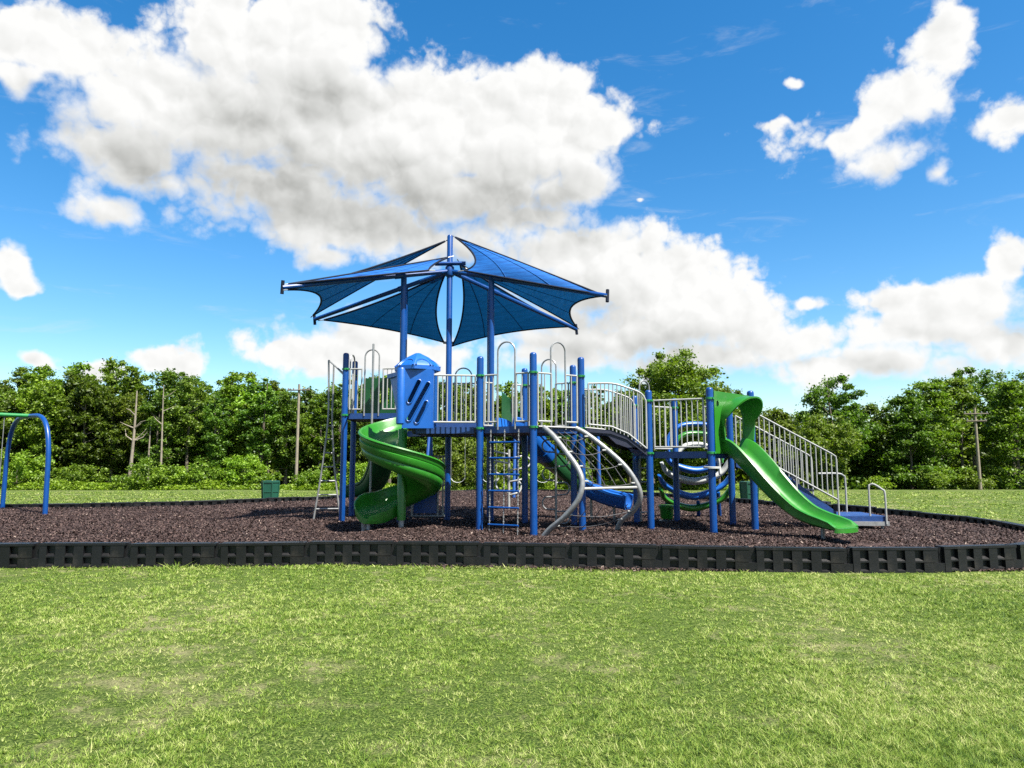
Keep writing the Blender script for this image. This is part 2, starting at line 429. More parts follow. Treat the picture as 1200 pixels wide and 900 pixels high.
def arc_points(pts, step):
    out = []; acc = 0.; out.append(pts[0].copy()); need = step
    for a, b in zip(pts, pts[1:]):
        d = (b - a).length
        while acc + d >= need:
            out.append(a.lerp(b, (need - acc) / d)); need += step
        acc += d
    return out, acc


_, PER = arc_points(EDGE, 1.22)
NT_ = round(PER / 1.22); STEP = PER / NT_
TP, _ = arc_points(EDGE, STEP - 1e-6); TP = TP[:NT_]
EP = np.array([(p.x, p.y) for p in TP])


def inside(x, y):
    x = np.asarray(x); y = np.asarray(y); r = np.zeros(x.shape, bool); n = len(EP)
    for i in range(n):
        x0, y0 = EP[i]; x1, y1 = EP[(i + 1) % n]
        cnd = (y0 > y) != (y1 > y)
        xi = (x1 - x0) * (y - y0) / (y1 - y0 + 1e-12) + x0
        r ^= cnd & (x < xi)
    return r


def gz(x, y):
    """lawn height: level round the play area, falling away gently towards the wood"""
    y = np.asarray(y, float); x = np.asarray(x, float)
    d = np.maximum(y - 24, 0)
    z = -.033 * d * d / (d + 6)
    z = np.where(y > 78, -.033 * 54 * 54 / 60., z)
    return z + .025 * np.sin(x * .37 + 1) * np.sin(y * .29) * np.clip((y - 12) / 8, 0, 1)


def mz(x, y):
    """mulch height: gentle drifts, hollows kicked out under slides and swings"""
    x = np.asarray(x, float); y = np.asarray(y, float)
    z = MZ + .02 * np.sin(x * 1.7 + 1) * np.sin(y * 1.3)
    for hx, hy, hr, hd in ((5.45, 10.75, .55, .06), (-3.1, 12.9, .5, .06), (2.7, 14.9, .5, .05), (-12.5, 17.1, .6, .06), (.1, 12.0, .5, .04)):
        q = ((x - hx) ** 2 + (y - hy) ** 2) / hr ** 2; z = z - hd * np.exp(-q) + hd * .5 * np.exp(-(np.sqrt(q) - 1.7) ** 2 * 3)
    return z


def make_ground():
    xs = np.unique(np.concatenate([np.linspace(-30, 30, 121), np.linspace(-900, -30, 40), np.linspace(30, 900, 40)]))
    ys = np.unique(np.concatenate([np.linspace(-6, 40, 93), np.linspace(40, 100, 31), np.linspace(100, 900, 20), np.linspace(-300, -6, 12)]))
    X, Y = np.meshgrid(xs, ys); Z = gz(X, Y)
    v = np.stack([X.ravel(), Y.ravel(), Z.ravel()], 1); nx = len(xs)
    f = [(j * nx + i, j * nx + i + 1, (j + 1) * nx + i + 1, (j + 1) * nx + i) for j in range(len(ys) - 1) for i in range(nx - 1)]
    me = bpy.data.meshes.new('lawn'); me.from_pydata(v.tolist(), [], f); me.materials.append(MATS['lawn_ground'])
    me.polygons.foreach_set('use_smooth', [True] * len(f))
    o = bpy.data.objects.new('lawn', me); col.objects.link(o); o['kind'] = 'structure'
    # mulch bed: rings out to the border
    rnd = np.random.RandomState(3); n = len(EP); c = np.array([-.5, 15.2]); rings = 40; v = [(c[0], c[1], MZ)]; f = []
    for k in range(1, rings + 1):
        t = k / rings
        for i in range(n):
            p = c + (EP[i] - c) * t
            z = float(mz(p[0], p[1])) + rnd.uniform(-.010, .010)
            if k == rings: z = .05
            elif k == rings - 1: z -= .02
            v.append((p[0], p[1], z))
    for i in range(n): f.append((0, 1 + i, 1 + (i + 1) % n))
    for k in range(rings - 1):
        for i in range(n):
            a = 1 + k * n + i; b = 1 + k * n + (i + 1) % n; f.append((a, a + n, b + n, b))
    me = bpy.data.meshes.new('mulch_bed'); me.from_pydata(v, [], f); me.materials.append(MATS['mulch_bed'])
    me.polygons.foreach_set('use_smooth', [True] * len(f))
    o = bpy.data.objects.new('mulch_bed', me); col.objects.link(o); o['kind'] = 'structure'


make_ground()


def np_mesh(name, V, per, m, kind='stuff', smooth=False):
    """V: (n*per, 3) vertices, every `per` consecutive ones a face"""
    nv = len(V); nf = nv // per
    me = bpy.data.meshes.new(name); me.vertices.add(nv); me.vertices.foreach_set('co', V.astype(np.float32).ravel())
    me.loops.add(nv); me.loops.foreach_set('vertex_index', np.arange(nv, dtype=np.int32))
    me.polygons.add(nf); me.polygons.foreach_set('loop_start', np.arange(0, nv, per, dtype=np.int32))
    me.update(calc_edges=True); me.materials.append(MATS[m])
    return me


def pnoise(x, y, s, seed):
    r = np.random.RandomState(seed); z = np.zeros_like(x)
    for i in range(7):
        a = r.uniform(0, 6.28); k = s * r.uniform(.6, 1.9); z += np.sin((x * math.cos(a) + y * math.sin(a)) * k + r.uniform(0, 6.28))
    return z / 3.


def make_grass():
    r = np.random.RandomState(11)
    def tufts(n, per, d0, d1, power, hmin, hmax, spread, wk):
        """star-shaped tufts: blades lean out from a common root"""
        u = r.rand(n); e = 1 - power
        d = (d0 ** e + u * (d1 ** e - d0 ** e)) ** (1 / e); x = r.uniform(-1, 1, n) * (d * .80 + 1.0)
        dens = pnoise(x, d, 1.0, 5) + .6 * pnoise(x, d, 3.2, 6)
        k = (~inside(x, d)) & (r.rand(n) < np.clip(.74 - .34 * dens, .08, 1)) & ~(inside(x, d + .24) & (d < 11) & (x > -1 + 2 * r.rand(n)) & (r.rand(n) < .85)); x, d, dens = x[k], d[k], dens[k]; n = len(x)
        size = r.uniform(.55, 1.25, n) * np.clip(1 - .16 * dens, .6, 1.5) * (1 + .9 * (r.rand(n) < .03))
        x, d, size = (np.repeat(q, per) for q in (x, d, size)); n = len(x)
        a = r.uniform(0, 6.283, n); rad = np.abs(r.normal(0, spread, n)) * size
        bx, by = x + np.cos(a) * rad * .55, d + np.sin(a) * rad * .55
        hgt = r.uniform(hmin, hmax, n) * size; out = rad * 1.1 + hgt * r.uniform(.1, .9, n); la = a + r.normal(0, .6, n)
        w = np.maximum(wk * d, .0018) * r.uniform(.7, 1.4, n); p = la + 1.571 + r.normal(0, .5, n)
        z = gz(bx, by) - .003
        V = np.zeros((n, 3, 3))
        V[:, 0] = np.stack([bx - np.cos(p) * w, by - np.sin(p) * w, z], 1)
        V[:, 1] = np.stack([bx + np.cos(p) * w, by + np.sin(p) * w, z], 1)
        V[:, 2] = np.stack([bx + np.cos(la) * out, by + np.sin(la) * out, z + hgt], 1)
        return V.reshape(-1, 3)
    V = np.concatenate([tufts(98000, 12, 2.5, 10.4, 1.6, .010, .030, .020, .00055), tufts(34000, 10, 9.6, 48, 1.35, .02, .05, .035, .0009)])
    me = np_mesh('grass', V, 3, 'grass_blade')
    o = bpy.data.objects.new('grass', me); col.objects.link(o)
    tag(o, 'short mown grass covering the open lawn around the play area', 'grass', kind='stuff')


make_grass()


def make_chips():
    r = np.random.RandomState(5); n = 640000
    e = -.15; d0, d1 = 9.4, 31.
    u = r.rand(n); d = (d0 ** e + u * (d1 ** e - d0 ** e)) ** (1 / e)
    x = r.uniform(-1, 1, n) * (d * .78 + 1)
    k = inside(x, d)
    # spill along the foot of the border
    spill = (~k) & (inside(x, d + .10 + .28 * r.rand(n))) & (d < 10.6) & (r.rand(n) < np.clip(.25 + .25 * (x + 1), .03, 1))
    z0 = np.where(k, MZ + .012, .008); k |= spill
    x, d, z0 = x[k], d[k], z0[k]; n = len(x)
    L = r.uniform(.006, .018, n) * (1 + .012 * d); W = L * r.uniform(.25, .6, n)
    a = r.uniform(0, 6.283, n); ca, sa = np.cos(a), np.sin(a); tz = r.normal(0, .42, n); tw = r.normal(0, .5, n)
    z = np.where(z0 > .1, mz(x, d) + .012, z0) + r.uniform(0, .022, n)
    V = np.zeros((n, 4, 3))
    for i, (p, q) in enumerate(((-1, -1), (1, -.8), (1, 1), (-1, .7))):
        V[:, i, 0] = x + ca * L * p - sa * W * q; V[:, i, 1] = d + sa * L * p + ca * W * q; V[:, i, 2] = z + tz * L * p + tw * W * q
    me = np_mesh('mulch_chips', V.reshape(-1, 3), 4, 'mulch_chip')
    o = bpy.data.objects.new('mulch_chips', me); col.objects.link(o)
    tag(o, 'brown purple shredded mulch chips filling the play area', 'mulch', kind='stuff')


make_chips()

# ------------------------------------------------------------------ border of interlocking plastic timbers
def make_border():
    L, H, T = STEP, .325, .15
    b = MB(); b.box((0, -T / 2 + .047, 0), (L + .004, T / 2 - .047, H - .012))
    xs = [.14, .255, .385, .50, .63, .745, .875, .99]; xs = [x * L / 1.22 for x in xs]
    for sgn in (-1, 1):
        y0, y1 = sorted((sgn * (T / 2), sgn * (T / 2 - .045)))
        b.box((.045, y0, 0), (xs[0], y1, H - .03))
        for i in range(1, 7, 2): b.box((xs[i], y0, 0), (xs[i + 1], y1, H - .03))
        b.box((xs[7], y0, .135), (L - .05, y1, H - .03))
        yy0, yy1 = sorted((sgn * (T / 2 + .004), sgn * (T / 2 - .045)))
        b.box((xs[7], yy0, 0), (L + .045, yy1, .128))
        for i in range(0, 8, 2):
            for za, zb, zc in ((.008, .03, .05), (.135, .155, .185)):
                f = sgn * T / 2 * .985; g = sgn * (T / 2 - .046)
                v = [(xs[i], f, za), (xs[i + 1], f, za), (xs[i + 1], g, za), (xs[i], g, za), (xs[i], f, zb), (xs[i + 1], f, zb), (xs[i + 1], g, zc), (xs[i], g, zc)]
                b.add(v, [(0, 3, 2, 1), (4, 5, 6, 7), (0, 1, 5, 4), (1, 2, 6, 5), (2, 3, 7, 6), (3, 0, 4, 7)])
    for y0, y1 in ((-T / 2 - .006, T / 2 + .006),):
        b.box((.04, y0, H - .032), (L - .03, y1, H))
    # the stake knuckle
    b.lathe([(.03, H), (.03, H + .006), (.018, H + .008)], (L - .10, 0, 0), 8)
    me = b.mesh('border_timber', 'black_border', 25)
    root = thing('playground_border', (0, 9.8, 0), 'low black plastic border of interlocking timbers ringing the mulch play area', 'border')
    rnd = random.Random(2)
    for i in range(NT_):
        p, q = TP[i], TP[(i + 1) % NT_]; a = math.atan2(q.y - p.y, q.x - p.x)
        o = bpy.data.objects.new('border_timber', me); col.objects.link(o); o.parent = root
        o.location = (p.x, p.y - 9.8, float(gz(p.x, p.y)) + rnd.uniform(-.02, .008)); o.rotation_euler = (rnd.uniform(-.04, .04), rnd.uniform(-.008, .008), a + rnd.uniform(-.010, .010))
        s = (q - p).length / STEP; o.scale = (s, 1, 1)


make_border()

# ------------------------------------------------------------------ play structure
PLAY = thing('play_structure', (1.0, 13.6, MZ), 'blue and green playground structure with raised decks, slides, climbers and stairs on the mulch', 'playground')


def hexv(c, r, a0=33): return [Vector((c[0] + r * math.cos(R(a0 + 60 * k)), c[1] + r * math.sin(R(a0 + 60 * k)), 0)) for k in range(6)]


hm = hexv((.32, 13.40), 1.08); J_, K_, L_, G_, H_, I_ = hm        # 33,93,153,213,273,333
hr = hexv((3.48, 13.60), 1.12); D_, E_, F_, A_, B_, C_ = hr
P1, P2 = Vector((-3.54, 14.78, 0)), Vector((-3.62, 16.0, 0))
SC = Vector((-1.39, 15.25, 0))
SLf, SLb, SRf, SRb = Vector((-2.33, 14.66, 0)), Vector((-2.42, 15.72, 0)), Vector((-.45, 14.82, 0)), Vector((-.54, 15.86, 0))
ZM, ZR, ZL, ZC = 2.06, 1.61, 2.44, 2.25
PR = .064


def post(p, top, clamps, parent=PLAY, r=PR, base=-.15):
    b = MB(); b.lathe([(r, base), (r, top - .05), (r * .93, top - .025), (r * .7, top - .008), (r * .3, top)], (p.x, p.y, 0), 16)
    o = b.build('post', 'blue_steel', parent)
    for z in clamps:
        MB().lathe([(r + .002, z - .022), (r + .014, z - .018), (r + .014, z + .018), (r + .002, z + .022)], (p.x, p.y, 0), 16).build('clamp', 'green_steel', o)
        MB().box((-.02, -r - .03, z - .014), (.02, -r - .008, z + .014), .6, (p.x, p.y, 0)).build('clamp_bolt', 'green_steel', o)
    return o


for p in (G_, H_, I_, J_, K_): post(p, 3.37, (ZM - .02, ZM + .95))
post(L_, 3.37, (ZM + .95,))
for p in (A_, B_, C_, D_, E_, F_): post(p, 2.76, (ZR - .02, ZR + .95))
for p in (P1, P2): post(p, 3.74, (ZL - .03, ZL + .95))


def deck(poly, z, th=.1, mat_='deck_coating'):
    c = sum((Vector((p[0], p[1])) for p in poly), Vector((0, 0))) / len(poly)
    q = [(c.x + (p[0] - c.x) * .97, c.y + (p[1] - c.y) * .97) for p in poly]
    o = MB().prism(q, z - th, z).build('deck', mat_, PLAY, 0)
    b = MB(); n = len(q)                                   # raised skirt around the deck
    for i in range(n):
        a, d = Vector((*q[i], 0)), Vector((*q[(i + 1) % n], 0)); t = (d - a).normalized(); nn = Vector((t.y, -t.x, 0)) * .006
        m_ = .07
        a2, d2 = a + t * m_ + nn, d - t * m_ + nn
        b.add([a2 + Vector((0, 0, z - th - .012)), d2 + Vector((0, 0, z - th - .012)), d2 + Vector((0, 0, z + .006)), a2 + Vector((0, 0, z + .006)),
               a2 - nn * 3 + Vector((0, 0, z - th - .012)), d2 - nn * 3 + Vector((0, 0, z - th - .012)), d2 - nn * 3 + Vector((0, 0, z + .006)), a2 - nn * 3 + Vector((0, 0, z + .006))],
              [(0, 1, 2, 3), (7, 6, 5, 4), (0, 4, 5, 1), (3, 2, 6, 7), (0, 3, 7, 4), (1, 5, 6, 2)])
    b.build('skirt', 'stair_coating', o, 0)
    return o


xy = lambda *ps: [(p[0], p[1]) for p in ps]
deck(xy(*hm), ZM); deck(xy(*hr), ZR)
deck(xy(P1, SLf + Vector((0, -.02, 0)), SLb, P2), ZL)
deck(xy(SLf, SRf, SRb, SLb), ZC)
FL0, FL1 = Vector((-1.86, 12.86, 0)), Vector((-1.80, 13.92, 0))
deck(xy(FL0, G_ + Vector((-.03, .06, 0)), L_ + Vector((-.03, 0, 0)), FL1), ZM)
deck(xy(FL1 + Vector((0, .03, 0)), L_ + Vector((0, .03, 0)), SRf + Vector((0, -.03, 0)), SLf + Vector((.1, -.03, 0))), ZM - .004)
deck(xy(L_ + Vector((.03, .03, 0)), K_ + Vector((-.02, .02, 0)), SRf + Vector((.03, -.01, 0))), ZM + .004)

BAL = MB().tube([(0, 0, 0), (0, 0, 1)], .0115, 7).mesh('baluster', 'pale_steel')


def lerp_poly(pts, s):
    d = [0.]
    for a, b in zip(pts, pts[1:]): d.append(d[-1] + (Vector(b) - Vector(a)).xy.length)
    x = s * d[-1]
    for i in range(len(pts) - 1):
        if x <= d[i + 1] + 1e-9:
            k = (x - d[i]) / max(1e-9, d[i + 1] - d[i]); return Vector(pts[i]).lerp(Vector(pts[i + 1]), k)
    return Vector(pts[-1])


def railing(bot, top, n, parent=PLAY, ends=True, r=.017, foot=.0):
    bot = [Vector(p) for p in bot]; top = [Vector(p) for p in top]
    b = MB(); b.tube(top, r, 8); b.tube(bot, r, 8)
    if ends:
        b.tube([bot[0] + Vector((0, 0, -foot)), top[0]], r, 8); b.tube([bot[-1] + Vector((0, 0, -foot)), top[-1]], r, 8)
    o = b.build('railing', 'pale_steel', parent)
    for i in range(n):
        s = (i + 1) / (n + 1); p, q = lerp_poly(bot, s), lerp_poly(top, s)
        c = bpy.data.objects.new('baluster', BAL); col.objects.link(c); c.parent = o; c.location = p; c.scale = (1, 1, q.z - p.z)
    return o


def rail(p, q, z, n, a=.09, b=None, h=.95, off=0., lo=.09, **kw):
    b = a if b is None else b
    d = (q - p); Ln = d.length; d.normalize(); nn = Vector((d.y, -d.x, 0)) * off
    s, e = p + d * a + nn, q - d * b + nn
    return railing([s + Vector((0, 0, z + lo)), e + Vector((0, 0, z + lo))], [s + Vector((0, 0, z + h)), e + Vector((0, 0, z + h))], n, **kw)


def arch(p, q, z, s0, s1, top, r=.016, legs=-.05):
    """hoop over an opening in the edge p-q, between fractions s0 and s1"""
    a, b = p.lerp(q, s0), p.lerp(q, s1); rad = (b - a).length / 2; c = (a + b) / 2; u = (b - a).normalized()
    pts = [a + Vector((0, 0, z + legs))]
    for k in range(13):
        t = math.pi * (1 - k / 12); pts.append(c + u * rad * math.cos(t) + Vector((0, 0, top - rad + rad * math.sin(t))))
    pts.append(b + Vector((0, 0, z + legs)))
    return MB().tube(pts, r, 8).build('hand_hoop', 'galvanised', PLAY)


# middle hexagon
rail(G_, H_, ZM, 2, .10, .72); rail(G_, H_, ZM, 1, .74, .10); arch(G_, H_, ZM, .34, .665, 3.60)
rail(H_, I_, ZM, 1, .10, .68); rail(H_, I_, ZM, 1, .72, .10); arch(H_, I_, ZM, .36, .66, 3.60)
rail(J_, K_, ZM, 1, .10, .70); rail(J_, K_, ZM, 2, .70, .10); arch(K_, J_, ZM, .36, .66, 3.52)
rail(Vector((-1.44, 12.72, 0)), G_, ZM, 8, .0, .09, off=0.)
rail(K_, L_, ZM, 1, .09, .78); rail(K_, L_, ZM, 1, .78, .09)
rail(L_, SRf, ZM, 3, .08, .6)
# upper left deck
rail(P1, SLf, ZL, 2, .10, .86); rail(P1, SLf, ZL, 2, .82, .12); arch(P1, SLf, ZL, .345, .60, 3.80)
rail(P2, P1, ZL, 1, .12, .9); rail(P2, P1, ZL, 1, .9, .1)
rail(SLb, SRb, ZC, 10, .1, .1); arch(SLb, SRb, ZC, .60, .80, 3.55)
rail(SRb, SRf, ZC, 5, .1, .1)
# right hexagon
rail(A_, B_, ZR, 8, .10, .12); rail(E_, F_, ZR, 2, .10, .52); arch(F_, E_, ZR, .12, .36, 3.08)
rail(D_, E_, ZR, 4, .1, .62)

# bridge between the hexagons
def bridge():
    xa, xb = 1.36, 2.46
    prof = [(xa, ZM - .02), (1.80, ZM - .05), (2.10, ZM - .16), (xb, ZR + .0)]
    o = None
    b = MB(); y0, y1 = 12.78, 13.90
    n = len(prof); v = []
    for x, z in prof:
        for y, dz in ((y0, 0), (y1, 0), (y1, -.07), (y0, -.07)): v.append((x, y, z + dz))
    f = []
    for i in range(n - 1):
        for k in range(4): f.append((i * 4 + k, i * 4 + (k + 1) % 4, i * 4 + 4 + (k + 1) % 4, i * 4 + 4 + k))
    f += [(0, 1, 2, 3), tuple(range(4 * n - 4, 4 * n))]
    b.add(v, f); o = b.build('bridge_deck', 'deck_coating', PLAY, 0)
    for y in (y0 + .02, y1 - .07):                      # curved side beams
        cv = [(1.38, ZM - .10), (1.72, ZM - .13), (1.90, ZM - .30), (2.10, ZM - .37), (2.44, ZM - .36)]
        tp = [(1.38, ZM - .03), (1.80, ZM - .07), (2.10, ZM - .18), (2.30, ZM - .30), (2.44, ZR + .01)]
        poly = cv + tp[::-1]
        MB().plate(poly, [], .05, (0, y, 0), (1, 0, 0), (0, 0, 1), (0, -1, 0)).build('side_beam', 'deck_coating', o, 0)
    for y, nb in ((y0 - .015, 13), (y1 + .015, 13)):
        railing([(1.40, y, ZM + .05), (1.82, y, ZM + .01), (2.12, y, ZM - .12), (2.45, y, ZR + .06)],
                cr([(1.40, y, ZM + .80), (1.84, y, ZM + .80), (2.12, y, ZM + .72), (2.36, y, ZM + .62), (2.45, y, ZM + .48)], 4), nb)


bridge()

# ---- spiral slide
def spiral():
    c = Vector((-2.05, 13.15, 0))
    prof = [(.075, .10), (.10, .00), (.16, -.04), (.34, -.055), (.52, -.03), (.66, .05), (.725, .16), (.745, .285), (.765, .315), (.80, .315), (.82, .29), (.80, .262), (.785, .255), (.785, .20), (.772, .185),
            (.795, .17), (.79, .08), (.765, .045), (.745, .045), (.76, .02), (.735, -.07), (.68, -.125), (.655, -.118), (.64, -.14), (.5, -.175), (.3, -.17), (.10, -.12), (.075, -.06)]
    n = 66; a0, a1 = 92, 497; zs, ze = ZM + .0, .545; v = []; m = len(prof); f = []
    for i in range(n + 1):
        t = i / n; a = R(a0 + (a1 - a0) * t); z = zs + (ze - zs) * t
        for r, h in prof: v.append(c + Vector((r * math.cos(a), r * math.sin(a), z + h)))
    # run-out, straight along the last tangent
    T = Vector((-math.sin(a), math.cos(a), 0)); N = Vector((math.cos(a), math.sin(a), 0))
    for s, dz, wk, rs in ((.12, -.035, 1., 1.), (.26, -.055, .95, 1.), (.40, -.06, .78, .97), (.50, -.062, .52, .88), (.56, -.066, .3, .70)):
        for r, h in prof:
            hh = h * (wk if h > 0 else 1 - .35 * (1 - rs)) + (r - .45) * .17 * min(1, s / .3)
            v.append(c + N * (.03 + .42 + (r - .42) * rs * .94) + T * s + Vector((0, 0, ze + dz + hh)))
    rows = n + 6
    for i in range(rows - 1):
        for k in range(m):
            k2 = (k + 1) % m; f.append((i * m + k, i * m + k2, (i + 1) * m + k2, (i + 1) * m + k))
    f.append(tuple(range(m - 1, -1, -1))); f.append(tuple((rows - 1) * m + k for k in range(m)))
    o = MB().add(v, f).build('spiral_slide', 'green_plastic', PLAY, 50)
    MB().lathe([(.082, .36), (.085, ZM - .03), (.078, ZM - .02)], c, 18).build('slide_column', 'green_plastic', o)
    MB().lathe([(.055, -.1), (.055, .37)], c, 14).build('slide_leg', 'galvanised', o)
    MB().lathe([(.036, -.1), (.036, .36)], (-2.63, 13.02, 0), 12).build('slide_leg', 'galvanised', o)
    MB().box((-.05, -.03, -.1), (.02, .03, .33), .4, (-2.72, 13.1, 0)).build('slide_leg', 'galvanised', o)
    # hood
    hd = MB()
    def slot(x, z0, z1, dx, r=.046):
        a, b = Vector((x, z0)), Vector((x + dx, z1)); d = (b - a).normalized(); nrm = Vector((-d.y, d.x)); pts = []
        for k in range(9):
            q = math.pi * k / 8; pts.append(b + nrm * r * math.cos(q) * 1 + d * r * math.sin(q))
        for k in range(9):
            q = math.pi * k / 8; pts.append(a - nrm * r * math.cos(q) - d * r * math.sin(q))
        return [(p.x, p.y) for p in pts]
    slots = [slot(.13, 2.52, 2.86, .16), slot(.125, 2.20, 2.82, .33), slot(.27, 2.16, 2.48, .155)]
    hd.plate([(0, 2.03), (.52, 2.03), (.53, 3.10), (0, 3.10)], slots, .045, (-1.97, 12.52, 0), (1, .03, 0), (0, 0, 1), (.03, -1, 0))
    h = hd.build('slide_hood', 'blue_plastic', o, 30)
    rims = MB()
    for s in slots:
        pts = [Vector((-1.97 + a, 12.512 + a * .03, b)) for a, b in s]; rims.tube(pts + pts[:1], .011, 6)
    rims.build('slot_rim', 'blue_plastic', h)
    MB().lathe([(.07, 2.10), (.085, 2.12), (.085, 3.09), (.07, 3.12)], (-2.0, 12.57, 0), 16).build('hood_corner', 'blue_plastic', h)
    # flared left cheek and right cheek
    MB().add([(-2.04, 12.60, 2.12), (-2.04, 12.60, 3.08), (-2.30, 13.05, 3.06), (-2.10, 13.05, 2.35), (-2.00, 12.62, 2.12), (-2.00, 12.62, 3.08), (-2.26, 13.07, 3.06), (-2.06, 13.07, 2.35)],
             [(0, 1, 2, 3), (7, 6, 5, 4), (0, 4, 5, 1), (1, 5, 6, 2), (2, 6, 7, 3), (3, 7, 4, 0)]).build('hood_cheek', 'blue_plastic', h, 0)
    MB().add([(-2.34, 13.02, 2.98), (-2.34, 13.02, 3.06), (-2.00, 12.50, 3.06), (-2.00, 12.50, 2.99), (-1.9, 13.2, 3.06), (-1.9, 13.2, 2.98)],
             [(0, 1, 2, 3), (1, 4, 2), (0, 3, 5), (0, 5, 4, 1), (3, 2, 4, 5)]).build('hood_brow', 'blue_plastic', h, 0)
    MB().box((-1.462, 12.56, 2.03), (-1.42, 12.72, 3.08)).build('hood_cheek', 'blue_plastic', h, 0)
    MB().box((-1.462, 13.14, 2.07), (-1.42, 13.24, 3.08)).build('hood_cheek', 'blue_plastic', h, 0)
    MB().plate([(0, 2.09), (.50, 2.09), (.50, 3.08), (0, 3.08)], [], .04, (-1.97, 13.22, 0), (1, 0, 0), (0, 0, 1), (0, -1, 0)).build('hood_back_wall', 'blue_plastic', h, 0)  # added full-height back wall; closes the hood to darken it behind the slots
    rc = Vector((-1.75, 12.87, 0)); ph = MB(); n8 = 8
    ph.lathe([(.395, 3.09), (.425, 3.10), (.425, 3.17), (.39, 3.215), (.20, 3.36), (.05, 3.435), (.01, 3.44)], rc, 8)
    roof = ph.build('hood_roof', 'blue_plastic', h, 20)
    ar = MB()
    for k in range(8):
        a = R(22.5 + 45 * k) ; nrm = Vector((math.cos(a), math.sin(a), 0)); tg = Vector((-nrm.y, nrm.x, 0)); pts = []
        for j in range(9):
            q = math.pi * j / 8; z = 3.17 + .12 * math.sin(q)
            rr = (.425 if z < 3.171 else .425 - (z - 3.17) * 1.15) * math.cos(R(22.5)) + .008
            pts.append(rc + nrm * rr + tg * .135 * math.cos(q) + Vector((0, 0, z)))
        ar.tube(pts, .016, 6)
    ar.build('roof_scallop', 'blue_plastic', roof)


spiral()

# ---- trough slides
def trough_prof(w, h):
    return [(-w + .03, h), (-w + .055, .09), (-w + .12, .012), (-w + .2, 0), (w - .2, 0), (w - .12, .012), (w - .055, .09), (w - .03, h), (w, h + .018), (w + .035, h), (w + .03, h - .05), (w + .008, h - .06), (w + .005, .02), (w - .06, -.045),
            (-w + .06, -.045), (-w - .005, .02), (-w - .008, h - .06), (-w - .03, h - .05), (-w - .035, h), (-w, h + .018)]


def wave_slide():
    path = cr([(3.98, 12.84, 1.63), (4.10, 12.65, 1.56), (4.31, 12.33, 1.21), (4.54, 11.98, .83), (4.74, 11.68, .58), (4.90, 11.44, .475), (5.06, 11.20, .42), (5.18, 11.02, .39)], 7)
    n = len(path); scl = []
    for i in range(n):
        t = i / (n - 1)
        scl.append((1.0 + .05 * math.sin(t * 9), float(np.interp(t, [0, .25, .55, .8, .92, 1], [1, 1, .72, .58, .45, .2]))))
    o = MB().sweep(trough_prof(.285, .23), path, scale=scl).build('wave_slide', 'green_plastic', PLAY, 50)
    lip = MB(); e = path[-1]; T = (path[-1] - path[-2]); T.z = 0; T.normalize(); S = Vector((T.y, -T.x, 0)); pts = []
    for k in range(11):
        q = math.pi * k / 10; pts.append(e + S * .30 * math.cos(q) + T * (.12 * math.sin(q) - .02) + Vector((0, 0, .01)))
    top = [p + Vector((0, 0, .02)) for p in pts]; bt = [p + Vector((0, 0, -.05)) for p in pts]; m = len(pts)
    lip.add(top + bt, [tuple(range(m)), tuple(range(2 * m - 1, m - 1, -1))] + [(i, i + 1, m + i + 1, m + i) for i in range(m - 1)] + [(m - 1, 0, m, 2 * m - 1)])
    lip.build('slide_lip', 'green_plastic', o)
    MB().lathe([(.032, -.1), (.032, .40)], (4.96, 11.36, 0), 12).build('slide_leg', 'galvanised', o)
    # entrance panel across the deck edge
    d = (C_ - B_); Ln = d.length; u = d.normalized(); nn = Vector((u.y, -u.x, 0))
    a0, a1 = .08, Ln - .08; cx = Ln * .52; hole = []
    for k in range(15):
        q = math.pi * k / 14; hole.append((cx + .30 * math.cos(q), 2.22 + .32 * math.sin(q)))
    hole += [(cx - .30, 1.66), (cx + .30, 1.66)]
    small = [(.17 + .035 * math.cos(2 * math.pi * k / 10), 2.47 + .06 * math.sin(2 * math.pi * k / 10)) for k in range(10)]
    p = MB().plate([(a0, 1.58), (a1, 1.58), (a1, 2.66), (a0, 2.70)], [hole, small], .05, B_ + nn * .03, u, (0, 0, 1), nn).build('slide_panel', 'green_plastic', o, 30)
    # petal hood springing out of the panel
    hb = MB(); rows = []; pd = Vector((.62, -.78, 0)).normalized()
    for k in range(21):
        q = math.pi * (-.12 + 1.24 * k / 20); ca, sa = math.cos(q), math.sin(q)
        base = B_ + nn * .03 + u * (cx + .315 * ca) + Vector((0, 0, 2.20 + .34 * sa if sa > 0 else 2.20 + .9 * sa))
        dep = .10 + .34 * max(0, sa) ** .7 + .05 * (ca > 0)
        outp = base + pd * dep + u * (.05 * ca) + Vector((0, 0, -.02 + .04 * sa))
        rows.append((base, base.lerp(outp, .5) + Vector((0, 0, .03 * sa)), outp))
    v = []; f = []
    th = .03
    for (a, b, c) in rows:
        ctr = B_ + nn * .03 + u * cx + Vector((0, 0, 2.15))
        for w in (a, b, c): v.append(w)
        for w in (a, b, c):
            r_ = (w - ctr); r_ -= pd * r_.dot(pd); v.append(w + r_.normalized() * th)
    for k in range(len(rows) - 1):
        i, j = k * 6, k * 6 + 6
        f += [(i, i + 1, j + 1, j), (i + 1, i + 2, j + 2, j + 1), (i + 4, i + 3, j + 3, j + 4), (i + 5, i + 4, j + 4, j + 5), (i + 2, i + 5, j + 5, j + 2), (i, j, j + 3, i + 3)]
    f += [(0, 3, 4, 1), (1, 4, 5, 2)]; e_ = (len(rows) - 1) * 6; f += [(e_, e_ + 1, e_ + 4, e_ + 3), (e_ + 1, e_ + 2, e_ + 5, e_ + 4)]
    hb.add(v, f).build('slide_hood', 'green_plastic', p, 50)


wave_slide()


